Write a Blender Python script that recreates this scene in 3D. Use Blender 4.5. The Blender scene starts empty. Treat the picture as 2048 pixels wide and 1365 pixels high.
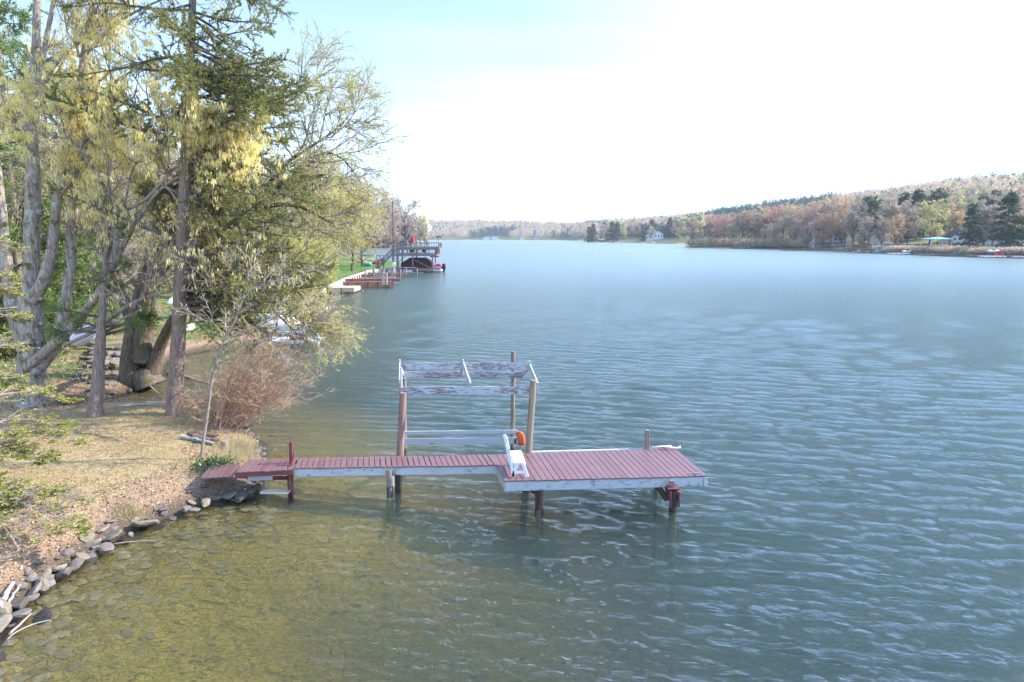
import bpy, math, random
import numpy as np
from mathutils import Vector, Matrix
S = bpy.context.scene
EXPO = 1.34; SUNE = 3.5; SKYS = 0.15; CLOUDC = (3.2, 5.0, 8.9)
WAVEA = 1.15; WBUMP = 1.0; WABS_C = (.70, .86, .42); WABS_D = .43; WSC_C = (.27, .46, .43); WSC_D = .62; HAZE = .00015
COL = S.collection
rng = np.random.default_rng(7)
random.seed(7)
F, CAMH = 1365.0, 7.5
TH = math.atan((682.5 - 474) / F)
CT, ST = math.cos(TH), math.sin(TH)

# ---- photo measurements turned into world points (metres, camera over the water at 7.5 m) ----
def ray(px, py):
    u = (px - 1024) / F; v = (682.5 - py) / F
    return np.array((u, CT + v * ST, -ST + v * CT))
def G(px, py, z=0.0):
    d = ray(px, py); t = (z - CAMH) / d[2]; return d * t + np.array((0, 0, CAMH))
def A(px, py, Y):
    d = ray(px, py); t = Y / d[1]; return d * t + np.array((0, 0, CAMH))

# ---------------------------------------------------------------- mesh collecting
class MB:
    def __init__(s): s.v = []; s.f = []; s.n = 0
    def add(s, v, *fs):
        v = np.asarray(v, float).reshape(-1, 3)
        for f in fs:
            f = np.asarray(f, np.int64)
            if len(f): s.f.append(f + s.n)
        s.v.append(v); s.n += len(v)
    def box(s, c, size, rot=None):
        x, y, z = [k / 2 for k in size]
        v = np.array([(i, j, k) for i in (-x, x) for j in (-y, y) for k in (-z, z)])
        if rot is not None: v = v @ np.array(rot).T
        s.add(v + np.asarray(c, float), [(0, 1, 3, 2), (4, 6, 7, 5), (0, 4, 5, 1), (2, 3, 7, 6), (0, 2, 6, 4), (1, 5, 7, 3)])
    def beam(s, p, q, w, h, up=(0, 0, 1)):
        p = np.asarray(p, float); q = np.asarray(q, float)
        d = q - p; L = np.linalg.norm(d); d = d / L
        a = np.cross(d, up); a /= np.linalg.norm(a); b = np.cross(a, d)
        s.box((p + q) / 2, (L, w, h), np.stack([d, a, b], 1))
    def prism(s, poly, z0, z1):
        poly = [tuple(p[:2]) for p in poly]; n = len(poly)
        zz0 = z0 if hasattr(z0, '__len__') else [z0] * n; zz1 = z1 if hasattr(z1, '__len__') else [z1] * n
        v = [(x, y, a) for (x, y), a in zip(poly, zz0)] + [(x, y, a) for (x, y), a in zip(poly, zz1)]
        o = s.n; s.v.append(np.array(v, float)); s.n += 2 * n
        s.f.append([list(range(o, o + n))[::-1]]); s.f.append([list(range(o + n, o + 2 * n))])
        s.f.append(np.array([(o + i, o + (i + 1) % n, o + n + (i + 1) % n, o + n + i) for i in range(n)]))
    def tube(s, pts, r, k=8, cap=True):
        pts = np.asarray(pts, float); r = np.full(len(pts), r) if np.isscalar(r) else np.asarray(r, float)
        o = s.n; s.tubes(pts[None], r[None], k)
        if cap:
            n = len(pts)
            s.f.append([[o + i for i in range(k)][::-1]]); s.f.append([[o + (n - 1) * k + i for i in range(k)]])
    def tubes(s, P, R, k):
        P = np.asarray(P, float); B, n, _ = P.shape
        if B == 0: return
        T = np.gradient(P, axis=1); T /= np.linalg.norm(T, axis=2, keepdims=True) + 1e-9
        m = T.mean(1); ref = np.where(np.abs(m[:, 2:3]) < .8 * np.linalg.norm(m, axis=1, keepdims=True), np.array([[0, 0, 1.]]), np.array([[1., 0, 0]]))
        U = np.cross(T, ref[:, None, :]); U /= np.linalg.norm(U, axis=2, keepdims=True) + 1e-9
        V = np.cross(T, U)
        a = np.arange(k) * 2 * math.pi / k
        ring = P[:, :, None] + R[:, :, None, None] * (U[:, :, None] * np.cos(a)[None, None, :, None] + V[:, :, None] * np.sin(a)[None, None, :, None])
        b = np.arange(B)[:, None, None] * n * k; i = np.arange(n - 1)[None, :, None] * k; j = np.arange(k)[None, None, :]
        j2 = (j + 1) % k
        q = np.stack([b + i + j, b + i + j2, b + i + k + j2, b + i + k + j], -1).reshape(-1, 4)
        s.add(ring.reshape(-1, 3), q)
    def cards(s, pos, ax, L, W, rg):
        """leaf-sized rhombi: ax axis, L length, W width"""
        n = len(pos)
        if n == 0: return
        r = rg.normal(size=(n, 3)); side = np.cross(ax, r); side /= np.linalg.norm(side, axis=1, keepdims=True) + 1e-9
        L = np.broadcast_to(np.asarray(L, float), (n,))[:, None]; W = np.broadcast_to(np.asarray(W, float), (n,))[:, None]
        v = np.stack([pos, pos + ax * L * .45 + side * W * .5, pos + ax * L, pos + ax * L * .45 - side * W * .5], 1)
        s.add(v.reshape(-1, 3), np.arange(n * 4).reshape(n, 4))
    def mesh(s, name, origin=(0, 0, 0), smooth=False):
        me = bpy.data.meshes.new(name)
        v = np.concatenate(s.v) - np.asarray(origin, float)
        me.vertices.add(len(v)); me.vertices.foreach_set('co', v.astype(np.float32).ravel())
        loops = []; tot = []
        for f in s.f:
            if isinstance(f, np.ndarray) and f.ndim == 2:
                loops.append(f.ravel()); tot.append(np.full(len(f), f.shape[1]))
            else:
                for g in f: loops.append(np.array(g)); tot.append(np.array([len(g)]))
        loops = np.concatenate(loops); tot = np.concatenate(tot)
        me.loops.add(len(loops)); me.loops.foreach_set('vertex_index', loops.astype(np.int32))
        st = np.concatenate([[0], np.cumsum(tot)[:-1]])
        me.polygons.add(len(tot)); me.polygons.foreach_set('loop_start', st.astype(np.int32))
        me.polygons.foreach_set('use_smooth', np.full(len(tot), bool(smooth)))
        me.update(calc_edges=True)
        return me

def props(o, label=None, cat=None, group=None, kind=None):
    if label: o['label'] = label
    if cat: o['category'] = cat
    if group: o['group'] = group
    if kind: o['kind'] = kind
    return o
def origin_of(o):
    while o.parent is not None: o = o.parent
    return np.array(o.location)
def obj(name, mb, mat, parent=None, label=None, cat=None, group=None, kind=None, smooth=False, origin=None, bevel=0):
    if parent is not None: org = origin_of(parent)
    else: org = np.array(origin) if origin is not None else np.zeros(3)
    me = mb if isinstance(mb, bpy.types.Mesh) else mb.mesh(name, org, smooth)
    if not me.materials: me.materials.append(mat)
    o = bpy.data.objects.new(name, me); COL.objects.link(o)
    if parent is not None: o.parent = parent
    else: o.location = org
    if bevel:
        m = o.modifiers.new('bevel', 'BEVEL'); m.width = bevel; m.segments = 1; m.limit_method = 'ANGLE'
    return props(o, label, cat, group, kind)
def thing(name, loc, label, cat, group=None):
    o = bpy.data.objects.new(name, None); o.empty_display_size = .2; COL.objects.link(o)
    o.location = [float(k) for k in loc]
    return props(o, label, cat, group)
def kids(o): return [c for c in bpy.data.objects if c.parent == o]
def copy_tree(o, loc, rz=0, sc=1, label=None, group=None, mats=None, tree=None):
    """a copy of a thing with copies of its parts; mats: {part stem: material} set on the object slot"""
    c = o.copy(); COL.objects.link(c); c.location = [float(k) for k in loc]; c.rotation_euler = (0, 0, rz)
    c.scale = (sc, sc, sc) if np.isscalar(sc) else sc
    if label: c['label'] = label
    if group: c['group'] = group
    def rec(src, dst, ch):
        for a in ch.get(src.name, []):
            b = a.copy(); COL.objects.link(b); b.parent = dst
            st = a.name.split('.')[0]
            if mats and st in mats:
                b.material_slots[0].link = 'OBJECT'; b.material_slots[0].material = mats[st]
            rec(a, b, ch)
    rec(o, c, tree)
    return c
def family(o):
    d = {}
    def go(x):
        k = kids(x)
        if k: d[x.name] = k
        for y in k: go(y)
    go(o); return d

# ---------------------------------------------------------------- materials
def newmat(name):
    m = bpy.data.materials.new(name); m.use_nodes = True
    nt = m.node_tree; nt.nodes.clear()
    out = nt.nodes.new('ShaderNodeOutputMaterial')
    return m, nt, out
def nd(nt, t, **k):
    n = nt.nodes.new(t)
    for a, b in k.items():
        if a in n.inputs.keys() if isinstance(a, str) else False: n.inputs[a].default_value = b
        else: setattr(n, a, b)
    return n
def ramp(nt, fac, stops):
    r = nt.nodes.new('ShaderNodeValToRGB'); e = r.color_ramp.elements
    while len(e) > 1: e.remove(e[-1])
    e[0].position = stops[0][0]; e[0].color = (*stops[0][1], 1)
    for p, c in stops[1:]:
        k = e.new(p); k.color = (*c, 1)
    nt.links.new(fac, r.inputs[0]); return r.outputs[0]
def coords(nt, scale=(1, 1, 1), kind='Object', rot=(0, 0, 0)):
    c = nt.nodes.new('ShaderNodeTexCoord'); m = nt.nodes.new('ShaderNodeMapping')
    m.inputs['Scale'].default_value = scale; m.inputs['Rotation'].default_value = rot
    nt.links.new(c.outputs[kind], m.inputs[0]); return m.outputs[0]
def noise(nt, vec, scale, detail=4, rough=.55, dist=0, out='Fac'):
    n = nt.nodes.new('ShaderNodeTexNoise'); n.inputs['Scale'].default_value = scale; n.inputs['Detail'].default_value = detail
    n.inputs['Roughness'].default_value = rough; n.inputs['Distortion'].default_value = dist
    if vec is not None: nt.links.new(vec, n.inputs['Vector'])
    return n.outputs[out]
def mixc(nt, fac, a, b, mode='MIX'):
    m = nt.nodes.new('ShaderNodeMix'); m.data_type = 'RGBA'; m.blend_type = mode
    if np.isscalar(fac): m.inputs[0].default_value = fac
    else: nt.links.new(fac, m.inputs[0])
    for i, c in ((6, a), (7, b)):
        if isinstance(c, tuple): m.inputs[i].default_value = (*c, 1)
        else: nt.links.new(c, m.inputs[i])
    return m.outputs[2]
def mth(nt, op, a, b=0, c=None):
    m = nt.nodes.new('ShaderNodeMath'); m.operation = op
    for i, x in enumerate((a, b) if c is None else (a, b, c)):
        if isinstance(x, (int, float)): m.inputs[i].default_value = x
        else: nt.links.new(x, m.inputs[i])
    return m.outputs[0]
def finish(nt, out, col, rough=.7, bump=None, bs=.5, bd=.02, spec=.5, metal=0, sub=None):
    p = nt.nodes.new('ShaderNodeBsdfPrincipled')
    if isinstance(col, tuple): p.inputs['Base Color'].default_value = (*col, 1)
    else: nt.links.new(col, p.inputs['Base Color'])
    if isinstance(rough, (int, float)): p.inputs['Roughness'].default_value = rough
    else: nt.links.new(rough, p.inputs['Roughness'])
    p.inputs['Specular IOR Level'].default_value = spec; p.inputs['Metallic'].default_value = metal
    if bump is not None:
        b = nt.nodes.new('ShaderNodeBump'); b.inputs['Strength'].default_value = bs; b.inputs['Distance'].default_value = bd
        nt.links.new(bump, b.inputs['Height']); nt.links.new(b.outputs[0], p.inputs['Normal'])
    nt.links.new(p.outputs[0], out.inputs[0]); return p
def m_plain(name, col, rough=.6, var=.15, scale=3, spec=.4, metal=0):
    m, nt, out = newmat(name)
    n = noise(nt, coords(nt), scale, 5)
    a = tuple(min(1, c * (1 - var)) for c in col); b = tuple(min(1, c * (1 + var)) for c in col)
    finish(nt, out, ramp(nt, n, [(.3, a), (.7, b)]), rough, n, .3, .01, spec, metal); return m
def m_wood(name, col, grain=(14, 14, 1.2), var=.35, rough=.75, board=0.0, gap=0.0):
    """weathered wood: stretched grain, per board tint"""
    m, nt, out = newmat(name)
    v = coords(nt, grain)
    n = noise(nt, v, 2.0, 6, .65)
    big = noise(nt, coords(nt), 1.1, 3)
    g = nt.nodes.new('ShaderNodeNewGeometry')
    dk = tuple(c * (1 - var) for c in col); lt = tuple(min(1, c * (1 + var * .7)) for c in col)
    c = ramp(nt, n, [(.25, dk), (.55, col), (.8, lt)])
    c = mixc(nt, .5, c, ramp(nt, g.outputs['Random Per Island'], [(0, (.78, .76, .74)), (.5, (1, 1, 1)), (1, (1.15, 1.12, 1.12))]), 'MULTIPLY')
    c = mixc(nt, .35, c, ramp(nt, big, [(.3, (.6, .6, .6)), (.7, (1.2, 1.2, 1.2))]), 'MULTIPLY')
    if 'post' in name:   # wet band at the waterline, algae below it
        ps = nt.nodes.new('ShaderNodeSeparateXYZ'); nt.links.new(g.outputs['Position'], ps.inputs[0])
        zr = nt.nodes.new('ShaderNodeMapRange'); zr.inputs[1].default_value = -.5; zr.inputs[2].default_value = .5; nt.links.new(mth(nt, 'ADD', ps.outputs[2], mth(nt, 'MULTIPLY', big, .1)), zr.inputs[0])
        w = nt.nodes.new('ShaderNodeRGBToBW'); nt.links.new(ramp(nt, zr.outputs[0], [(.54, (0, 0, 0)), (.57, (1, 1, 1)), (.70, (1, 1, 1)), (.80, (0, 0, 0))]), w.inputs[0]); c = mixc(nt, w.outputs[0], c, (.05, .04, .03))
        w = nt.nodes.new('ShaderNodeRGBToBW'); nt.links.new(ramp(nt, zr.outputs[0], [(.52, (1, 1, 1)), (.56, (0, 0, 0))]), w.inputs[0]); c = mixc(nt, w.outputs[0], c, (.34, .33, .16))
    finish(nt, out, c, rough, n, .4, .006); return m
def m_peel(name, paint=(.78, .78, .78), wood=(.30, .24, .21), amount=.45, grain=(3.5, 16, 16)):
    """old white paint flaking off grey wood"""
    m, nt, out = newmat(name)
    n1 = noise(nt, coords(nt, grain), 1.4, 8, .72); n2 = noise(nt, coords(nt), 1.2, 3); n3 = noise(nt, coords(nt, (1, 1, 1)), 28, 3)
    t = mth(nt, 'ADD', mth(nt, 'MULTIPLY', n1, .75), mth(nt, 'MULTIPLY', n2, .35))
    k = ramp(nt, t, [(amount + .02, (1, 1, 1)), (amount + .10, (0, 0, 0))])
    p = ramp(nt, n3, [(.3, tuple(c * .88 for c in paint)), (.7, paint)])
    w = ramp(nt, n1, [(.3, tuple(c * .5 for c in wood)), (.8, wood)])
    inv = nt.nodes.new('ShaderNodeRGBToBW'); nt.links.new(k, inv.inputs[0])
    c = mixc(nt, inv.outputs[0], p, w) if False else mixc(nt, inv.outputs[0], p, w)
    finish(nt, out, c, .6, inv.outputs[0], -.5, .004); return m
def m_leaf(name, cols, trans=.45, rough=.55, spec=.25):
    """foliage: colour varies leaf by leaf and clump by clump, lets light through"""
    m, nt, out = newmat(name)
    g = nt.nodes.new('ShaderNodeNewGeometry')
    k = len(cols) - 1
    c = ramp(nt, g.outputs['Random Per Island'], [(i / max(k, 1), cc) for i, cc in enumerate(cols)])
    n = noise(nt, coords(nt), .9, 3)
    c = mixc(nt, .45, c, ramp(nt, n, [(.32, (.62, .62, .6)), (.68, (1.35, 1.32, 1.2))]), 'MULTIPLY')
    p = nt.nodes.new('ShaderNodeBsdfPrincipled'); nt.links.new(c, p.inputs['Base Color']); p.inputs['Roughness'].default_value = rough
    p.inputs['Specular IOR Level'].default_value = spec
    t = nt.nodes.new('ShaderNodeBsdfTranslucent'); nt.links.new(c, t.inputs[0])
    x = nt.nodes.new('ShaderNodeMixShader'); x.inputs[0].default_value = trans
    nt.links.new(p.outputs[0], x.inputs[1]); nt.links.new(t.outputs[0], x.inputs[2]); nt.links.new(x.outputs[0], out.inputs[0])
    return m
def m_bark(name, col, lt, scale=1.0, moss=0.0, patches=0.0):
    m, nt, out = newmat(name)
    v = coords(nt, (9 * scale, 9 * scale, 1.6 * scale))
    n = noise(nt, v, 1.6, 7, .7, .6)
    big = noise(nt, coords(nt), 1.3 * scale, 4, .6)
    c = ramp(nt, n, [(.32, tuple(k * .45 for k in col)), (.48, col), (.68, lt)])
    c = mixc(nt, .4, c, ramp(nt, big, [(.3, (.65, .62, .6)), (.7, (1.2, 1.2, 1.2))]), 'MULTIPLY')
    if moss:
        mm = noise(nt, coords(nt), 3.1, 5, .6)
        k = nt.nodes.new('ShaderNodeRGBToBW'); nt.links.new(ramp(nt, mm, [(.62 - moss, (0, 0, 0)), (.72 - moss, (1, 1, 1))]), k.inputs[0])
        c = mixc(nt, k.outputs[0], c, (.13, .12, .03))
    if patches:
        mm = noise(nt, coords(nt), 2.3, 3, .5)
        k = nt.nodes.new('ShaderNodeRGBToBW'); nt.links.new(ramp(nt, mm, [(.66 - patches, (0, 0, 0)), (.69 - patches, (1, 1, 1))]), k.inputs[0])
        c = mixc(nt, k.outputs[0], c, (.42, .44, .36))
    finish(nt, out, c, .85, n, .9, .04, .2); return m
def m_stone(name, cols):
    m, nt, out = newmat(name)
    g = nt.nodes.new('ShaderNodeObjectInfo')
    n = noise(nt, coords(nt), 3.5, 7, .65); n2 = noise(nt, coords(nt), 14, 5)
    k = len(cols) - 1
    c = ramp(nt, g.outputs['Random'], [(i / k, cc) for i, cc in enumerate(cols)])
    c = mixc(nt, .6, c, ramp(nt, n, [(.3, (.6, .58, .55)), (.7, (1.35, 1.33, 1.3))]), 'MULTIPLY')
    finish(nt, out, c, .8, n2, .6, .02, .3); return m
# ---------------------------------------------------------------- camera, world, sun
cam = bpy.data.cameras.new('camera'); co = bpy.data.objects.new('camera', cam); COL.objects.link(co)
cam.sensor_width = 36; cam.lens = F / 2048 * 36; cam.clip_start = .1; cam.clip_end = 20000
co.location = (0, 0, CAMH); co.rotation_euler = (math.pi / 2 - TH, 0, 0); S.camera = co
S.render.resolution_x, S.render.resolution_y = 1024, 682
S.view_settings.view_transform = 'Standard'; S.view_settings.look = 'None'; S.view_settings.gamma = 1
S.view_settings.exposure = EXPO
S.cycles.max_bounces = 8; S.cycles.transparent_max_bounces = 24; S.cycles.volume_bounces = 0; S.cycles.use_denoising = True
S.cycles.sample_clamp_indirect = 6; S.cycles.caustics_reflective = False; S.cycles.caustics_refractive = False
AZ = math.radians(7)      # sun azimuth from +X towards +Y
EL = math.radians(34)
sd = Vector((math.cos(AZ) * math.cos(EL), math.sin(AZ) * math.cos(EL), math.sin(EL)))
sun = bpy.data.lights.new('sun', 'SUN'); so = bpy.data.objects.new('sun', sun); COL.objects.link(so)
sun.energy = SUNE; sun.angle = math.radians(.6); sun.color = (1, .93, .83)
so.rotation_euler = sd.to_track_quat('Z', 'Y').to_euler(); so.location = (60, 10, 60)
w = bpy.data.worlds.new('World'); S.world = w; w.use_nodes = True
nt = w.node_tree; nt.nodes.clear()
wo = nt.nodes.new('ShaderNodeOutputWorld'); bg = nt.nodes.new('ShaderNodeBackground')
sky = nt.nodes.new('ShaderNodeTexSky'); sky.sky_type = 'NISHITA'; sky.sun_disc = False
sky.sun_elevation = EL; sky.sun_rotation = math.pi / 2 - AZ; sky.air_density = 1.0; sky.dust_density = 1.6; sky.ozone_density = 1.2; sky.altitude = 400
# thin high cloud: wide streaks fanning over the lake, thicker towards the sun
tc = nt.nodes.new('ShaderNodeTexCoord')
sx = nt.nodes.new('ShaderNodeSeparateXYZ'); nt.links.new(tc.outputs['Generated'], sx.inputs[0])
zz = mth(nt, 'ADD', mth(nt, 'MAXIMUM', sx.outputs[2], 0), .12)
cx = nt.nodes.new('ShaderNodeCombineXYZ')
nt.links.new(mth(nt, 'DIVIDE', sx.outputs[0], zz), cx.inputs[0]); nt.links.new(mth(nt, 'DIVIDE', sx.outputs[1], zz), cx.inputs[1])
mp = nt.nodes.new('ShaderNodeMapping'); mp.inputs['Rotation'].default_value = (0, 0, math.radians(24)); mp.inputs['Scale'].default_value = (.28, 1.0, 1)
nt.links.new(cx.outputs[0], mp.inputs[0])
cn = noise(nt, mp.outputs[0], .8, 5, .5, .5)
bias = mth(nt, 'MULTIPLY_ADD', sx.outputs[0], .42, .365)      # more of it towards the sun's side
tot = mth(nt, 'ADD', cn, mth(nt, 'SUBTRACT', bias, .35))
cov = nt.nodes.new('ShaderNodeMapRange'); cov.inputs[1].default_value = .36; cov.inputs[2].default_value = .74; cov.interpolation_type = 'SMOOTHSTEP'
nt.links.new(tot, cov.inputs[0])
cc = mixc(nt, cov.outputs[0], sky.outputs[0], CLOUDC)
nt.links.new(cc, bg.inputs[0]); bg.inputs[1].default_value = SKYS; nt.links.new(bg.outputs[0], wo.inputs[0])

# ---------------------------------------------------------------- shoreline and terrain
SH_L = [G(*p)[:2] for p in [(-420, 1700), (-150, 1420), (-60, 1335), (0, 1262), (40, 1205), (95, 1165), (150, 1130), (200, 1098), (250, 1068), (300, 1048), (350, 1030),
    (400, 1012), (450, 1003), (505, 998), (512, 985), (517, 960), (524, 930), (522, 905), (512, 885), (497, 862), (478, 845), (455, 828), (432, 812), (405, 804),
    (330, 808), (230, 812), (160, 820), (138, 826), (128, 815), (160, 806), (215, 798), (260, 784), (300, 768), (322, 762), (324, 745), (332, 725), (360, 712), (420, 700),
    (500, 692), (560, 670), (600, 640), (630, 606), (650, 590), (668, 574), (690, 557), (735, 543), (790, 537), (806, 532), (802, 527), (745, 522), (700, 519.5), (660, 518), (560, 512)]]
SH_L += [(-260, 300), (-250, 420)] + [G(*p)[:2] for p in [(640, 497), (700, 495.5), (760, 494.5), (800, 493), (845, 491), (863, 489.5), (858, 487), (840, 485), (820, 483), (835, 481.5)]]
SH_L = np.array(SH_L + [(-330, 1500), (-300, 1700), (-800, 2200)])
SH_R = np.array([G(*p)[:2] for p in [(3600, 590), (2600, 534), (2300, 524), (2048, 517), (1960, 515), (1900, 513), (1780, 508.5), (1700, 504), (1640, 500.5), (1560, 498.6), (1450, 497.2), (1395, 496.5), (1370, 494.5),
    (1372, 492.5), (1400, 490.5), (1372, 488.6), (1330, 487.6), (1280, 486.7), (1230, 486), (1190, 485.2), (1172, 484.2), (1185, 482.8), (1150, 481.6), (1130, 480.8), (1060, 480.4), (980, 480.4), (900, 480.3), (860, 480.3), (800, 480.2), (700, 480)]])
PL = np.concatenate([SH_L, [(-4000, 4000), (-4000, -300), (-60, -300), (-30, -20), (-14, -2)]])
PR = np.concatenate([SH_R, [(-2500, 2600), (-4000, 5000), (5000, 5000), (5000, -100), (700, -100)]])
def inside(P, poly):
    x, y = P[:, 0], P[:, 1]; r = np.zeros(len(P), bool); n = len(poly)
    for i in range(n):
        x1, y1 = poly[i]; x2, y2 = poly[(i + 1) % n]
        if y1 == y2: continue
        c = ((y1 > y) != (y2 > y)) & (x < (x2 - x1) * (y - y1) / (y2 - y1) + x1); r ^= c
    return r
def pdist(P, poly):
    d = np.full(len(P), 1e9); n = len(poly)
    for i in range(n):
        a = poly[i]; b = poly[(i + 1) % n]; ab = b - a; L = ab @ ab
        t = np.clip(((P - a) @ ab) / L, 0, 1); d = np.minimum(d, np.hypot(*(P - a - t[:, None] * ab).T))
    return d
def sdist(P):
    return np.where(inside(P, PL) | inside(P, PR), 1, -1) * np.minimum(pdist(P, PL), pdist(P, PR))
# hill crests: px column -> (depth of crest, picture height of the tree tops)
CR = np.array([(700, 2300, 449), (860, 2200, 447), (960, 2150, 446), (1060, 2050, 449), (1130, 1900, 452), (1180, 1500, 450), (1230, 1350, 446), (1300, 1250, 441), (1380, 1150, 436), (1440, 1100, 425), (1500, 1050, 417), (1560, 1020, 409),
    (1640, 1000, 400), (1720, 960, 390), (1800, 930, 380), (1880, 900, 367), (1960, 880, 360), (2048, 860, 357), (2400, 800, 340), (3200, 700, 320)], float)
SHY = np.array([(700, 1700), (860, 1610), (1060, 1600), (1130, 1560), (1180, 960), (1230, 850), (1300, 800), (1365, 680), (1375, 490), (1450, 440), (1560, 410), (1640, 380), (1700, 337), (1780, 300), (1900, 262), (2048, 243), (2400, 200), (3200, 150)], float)
def cheap_noise(x, y, s=1.0, seed=0):
    r = np.random.default_rng(seed); z = np.zeros_like(x)
    for i in range(14):
        a = r.uniform(0, 2 * math.pi); k = (1.5 ** (i / 2)) * s * r.uniform(.7, 1.3)
        z += np.sin((x * math.cos(a) + y * math.sin(a)) * k + r.uniform(0, 6.28)) / (1.5 ** (i / 2))
    return z / 3.0
def height(P, sd_=None):
    P = np.asarray(P, float).reshape(-1, 2); s = sdist(P) if sd_ is None else sd_
    x, y = P[:, 0], P[:, 1]
    nz = cheap_noise(x, y, .5, 3); nz2 = cheap_noise(x, y, 2.2, 5)
    land = .42 * (1 - np.exp(-np.maximum(s, 0) / .5)) + .38 * (1 - np.exp(-np.maximum(s, 0) / 2.2)) + .03 * nz * np.clip(s / 2, 0, 1) + .018 * nz2 * np.clip(s, 0, 1)
    # left woods climb away from the water
    left = (x < -20) & (y > 24) & (y < 420)
    land = land + np.where(left, .045 * np.maximum(s - 9, 0) * np.clip((y - 24) / 12, 0, 1), 0)
    land = np.minimum(land, 26)
    px = 1024 + F * x / np.maximum(y, 1)
    yc = np.interp(px, CR[:, 0], CR[:, 1]); yt = np.interp(px, CR[:, 0], CR[:, 2]); ys = np.interp(px, SHY[:, 0], SHY[:, 1])
    ce = 7.5 + (474 - yt) / F * yc - 13
    t = np.clip((y - ys - 25) / (yc - ys - 25), 0, 1.0)
    hill = ce * (t ** 1.35) * (1 + .0 * x)
    far = (s > 0) & (y > 150) & (px > 868)
    land = np.where(far, .8 * (1 - np.exp(-s / 1.0)) + .05 * np.minimum(s, 40) + np.maximum(hill, 0) , land)
    bay = (y > 420) & (y < 900) & (px < 868); land = land + np.where(bay, .10 * np.clip(s - 15, 0, 90), 0)
    d = np.maximum(-s, 0)
    near = 1 - np.clip((y - 22) / 30, 0, 1)
    d2 = d + 1.3 * nz * np.clip(d / 4, 0, 1)
    bed = -(.16 * (1 - np.exp(-d / .35)) + .125 * d + .065 * np.maximum(d2 - 3.8, 0) ** 1.55)
    bed = np.maximum(bed + .05 * nz2 * np.clip(d, 0, 1) * .6, -7.5)
    return np.where(s > 0, land, bed)
def H(x, y): return float(height(np.array([[x, y]]))[0])
def axis(segs):
    a = [np.array([segs[0][0]])]
    for lo, hi, st in segs:
        n = max(1, int(round((hi - lo) / st))); a.append(np.linspace(lo, hi, n + 1)[1:])
    return np.concatenate(a)
gx = axis([(-6000, -1500, 450), (-1500, -400, 90), (-400, -120, 20), (-120, -40, 4), (-40, -22, .8), (-22, -3, .16), (-3, 12, .8), (12, 60, 6), (60, 400, 16), (400, 1600, 40), (1600, 6000, 400)])
gy = axis([(-400, 0, 80), (0, 6, 1.5), (6, 36, .16), (36, 60, .8), (60, 180, 3), (180, 700, 13), (700, 2400, 34), (2400, 7000, 500)])
X, Y = np.meshgrid(gx, gy); PP = np.stack([X.ravel(), Y.ravel()], 1)
sdv = sdist(PP); Z = height(PP, sdv)
nx, ny = len(gx), len(gy)
i = np.arange(ny - 1)[:, None] * nx + np.arange(nx - 1)[None]
gmb = MB(); gmb.add(np.column_stack([PP, Z]), np.stack([i, i + 1, i + nx + 1, i + nx], -1).reshape(-1, 4))
gme = gmb.mesh('ground', smooth=True)
at = gme.attributes.new('shore', 'FLOAT', 'POINT'); at.data.foreach_set('value', sdv.astype(np.float32))
# ground material
m, nt, out = newmat('ground')
a_ = nt.nodes.new('ShaderNodeAttribute'); a_.attribute_name = 'shore'; sh = a_.outputs['Fac']
v = coords(nt); sp = nt.nodes.new('ShaderNodeSeparateXYZ'); nt.links.new(v, sp.inputs[0])
n1 = noise(nt, v, .55, 5, .6); n2 = noise(nt, v, 5, 6, .7); n3 = noise(nt, v, 26, 4, .7)
n2s = noise(nt, coords(nt, (1, 1.6, 1)), 1.5, 8, .78)
grass = ramp(nt, n2s, [(.28, (.16, .11, .05)), (.42, (.38, .26, .14)), (.50, (.50, .38, .23)), (.58, (.30, .26, .10)), (.66, (.42, .29, .17)), (.78, (.58, .44, .30))])
grass = mixc(nt, .55, grass, ramp(nt, n3, [(.3, (.5, .48, .42)), (.62, (1.2, 1.2, 1.15)), (.75, (1.7, 1.6, 1.5))]), 'MULTIPLY')
litter = ramp(nt, n3, [(.3, (.10, .055, .03)), (.45, (.26, .165, .10)), (.6, (.42, .29, .19)), (.75, (.56, .43, .31))])
green = ramp(nt, n2, [(.3, (.05, .11, .02)), (.6, (.10, .20, .035)), (.8, (.18, .26, .06))])
def mr(nt, x, a, b, c=0, d=1):
    k = nt.nodes.new('ShaderNodeMapRange'); k.interpolation_type = 'SMOOTHSTEP'
    for i_, q in enumerate((x, a, b, c, d)):
        if isinstance(q, (int, float)): k.inputs[i_].default_value = q
        else: nt.links.new(q, k.inputs[i_])
    return k.outputs[0]
shn = mth(nt, 'ADD', sh, mth(nt, 'MULTIPLY', mth(nt, 'SUBTRACT', n1, .5), 3.2))
lit_f = mr(nt, shn, .9, 2.3, 1, 0)
back = mr(nt, sp.outputs[1], 27.5, 30, 0, 1)                 # the wooded bank behind the inlet
gr2 = mixc(nt, back, grass, mixc(nt, mr(nt, n1, .42, .56, 0, 1), litter, green))
far_ = mr(nt, sp.outputs[1], 80, 110, 0, 1); vfar = mr(nt, sp.outputs[1], 200, 320, 0, 1)
gr2 = mixc(nt, far_, gr2, mixc(nt, mr(nt, n1, .3, .5, 0, 1), (.13, .10, .05), mixc(nt, vfar, green, (.20, .21, .09))))
land = mixc(nt, mth(nt, 'MULTIPLY', lit_f, mth(nt, 'SUBTRACT', 1, far_)), gr2, litter)
sand = mixc(nt, mr(nt, sh, .1, .7, 1, 0), land, (.10, .075, .05))
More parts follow.
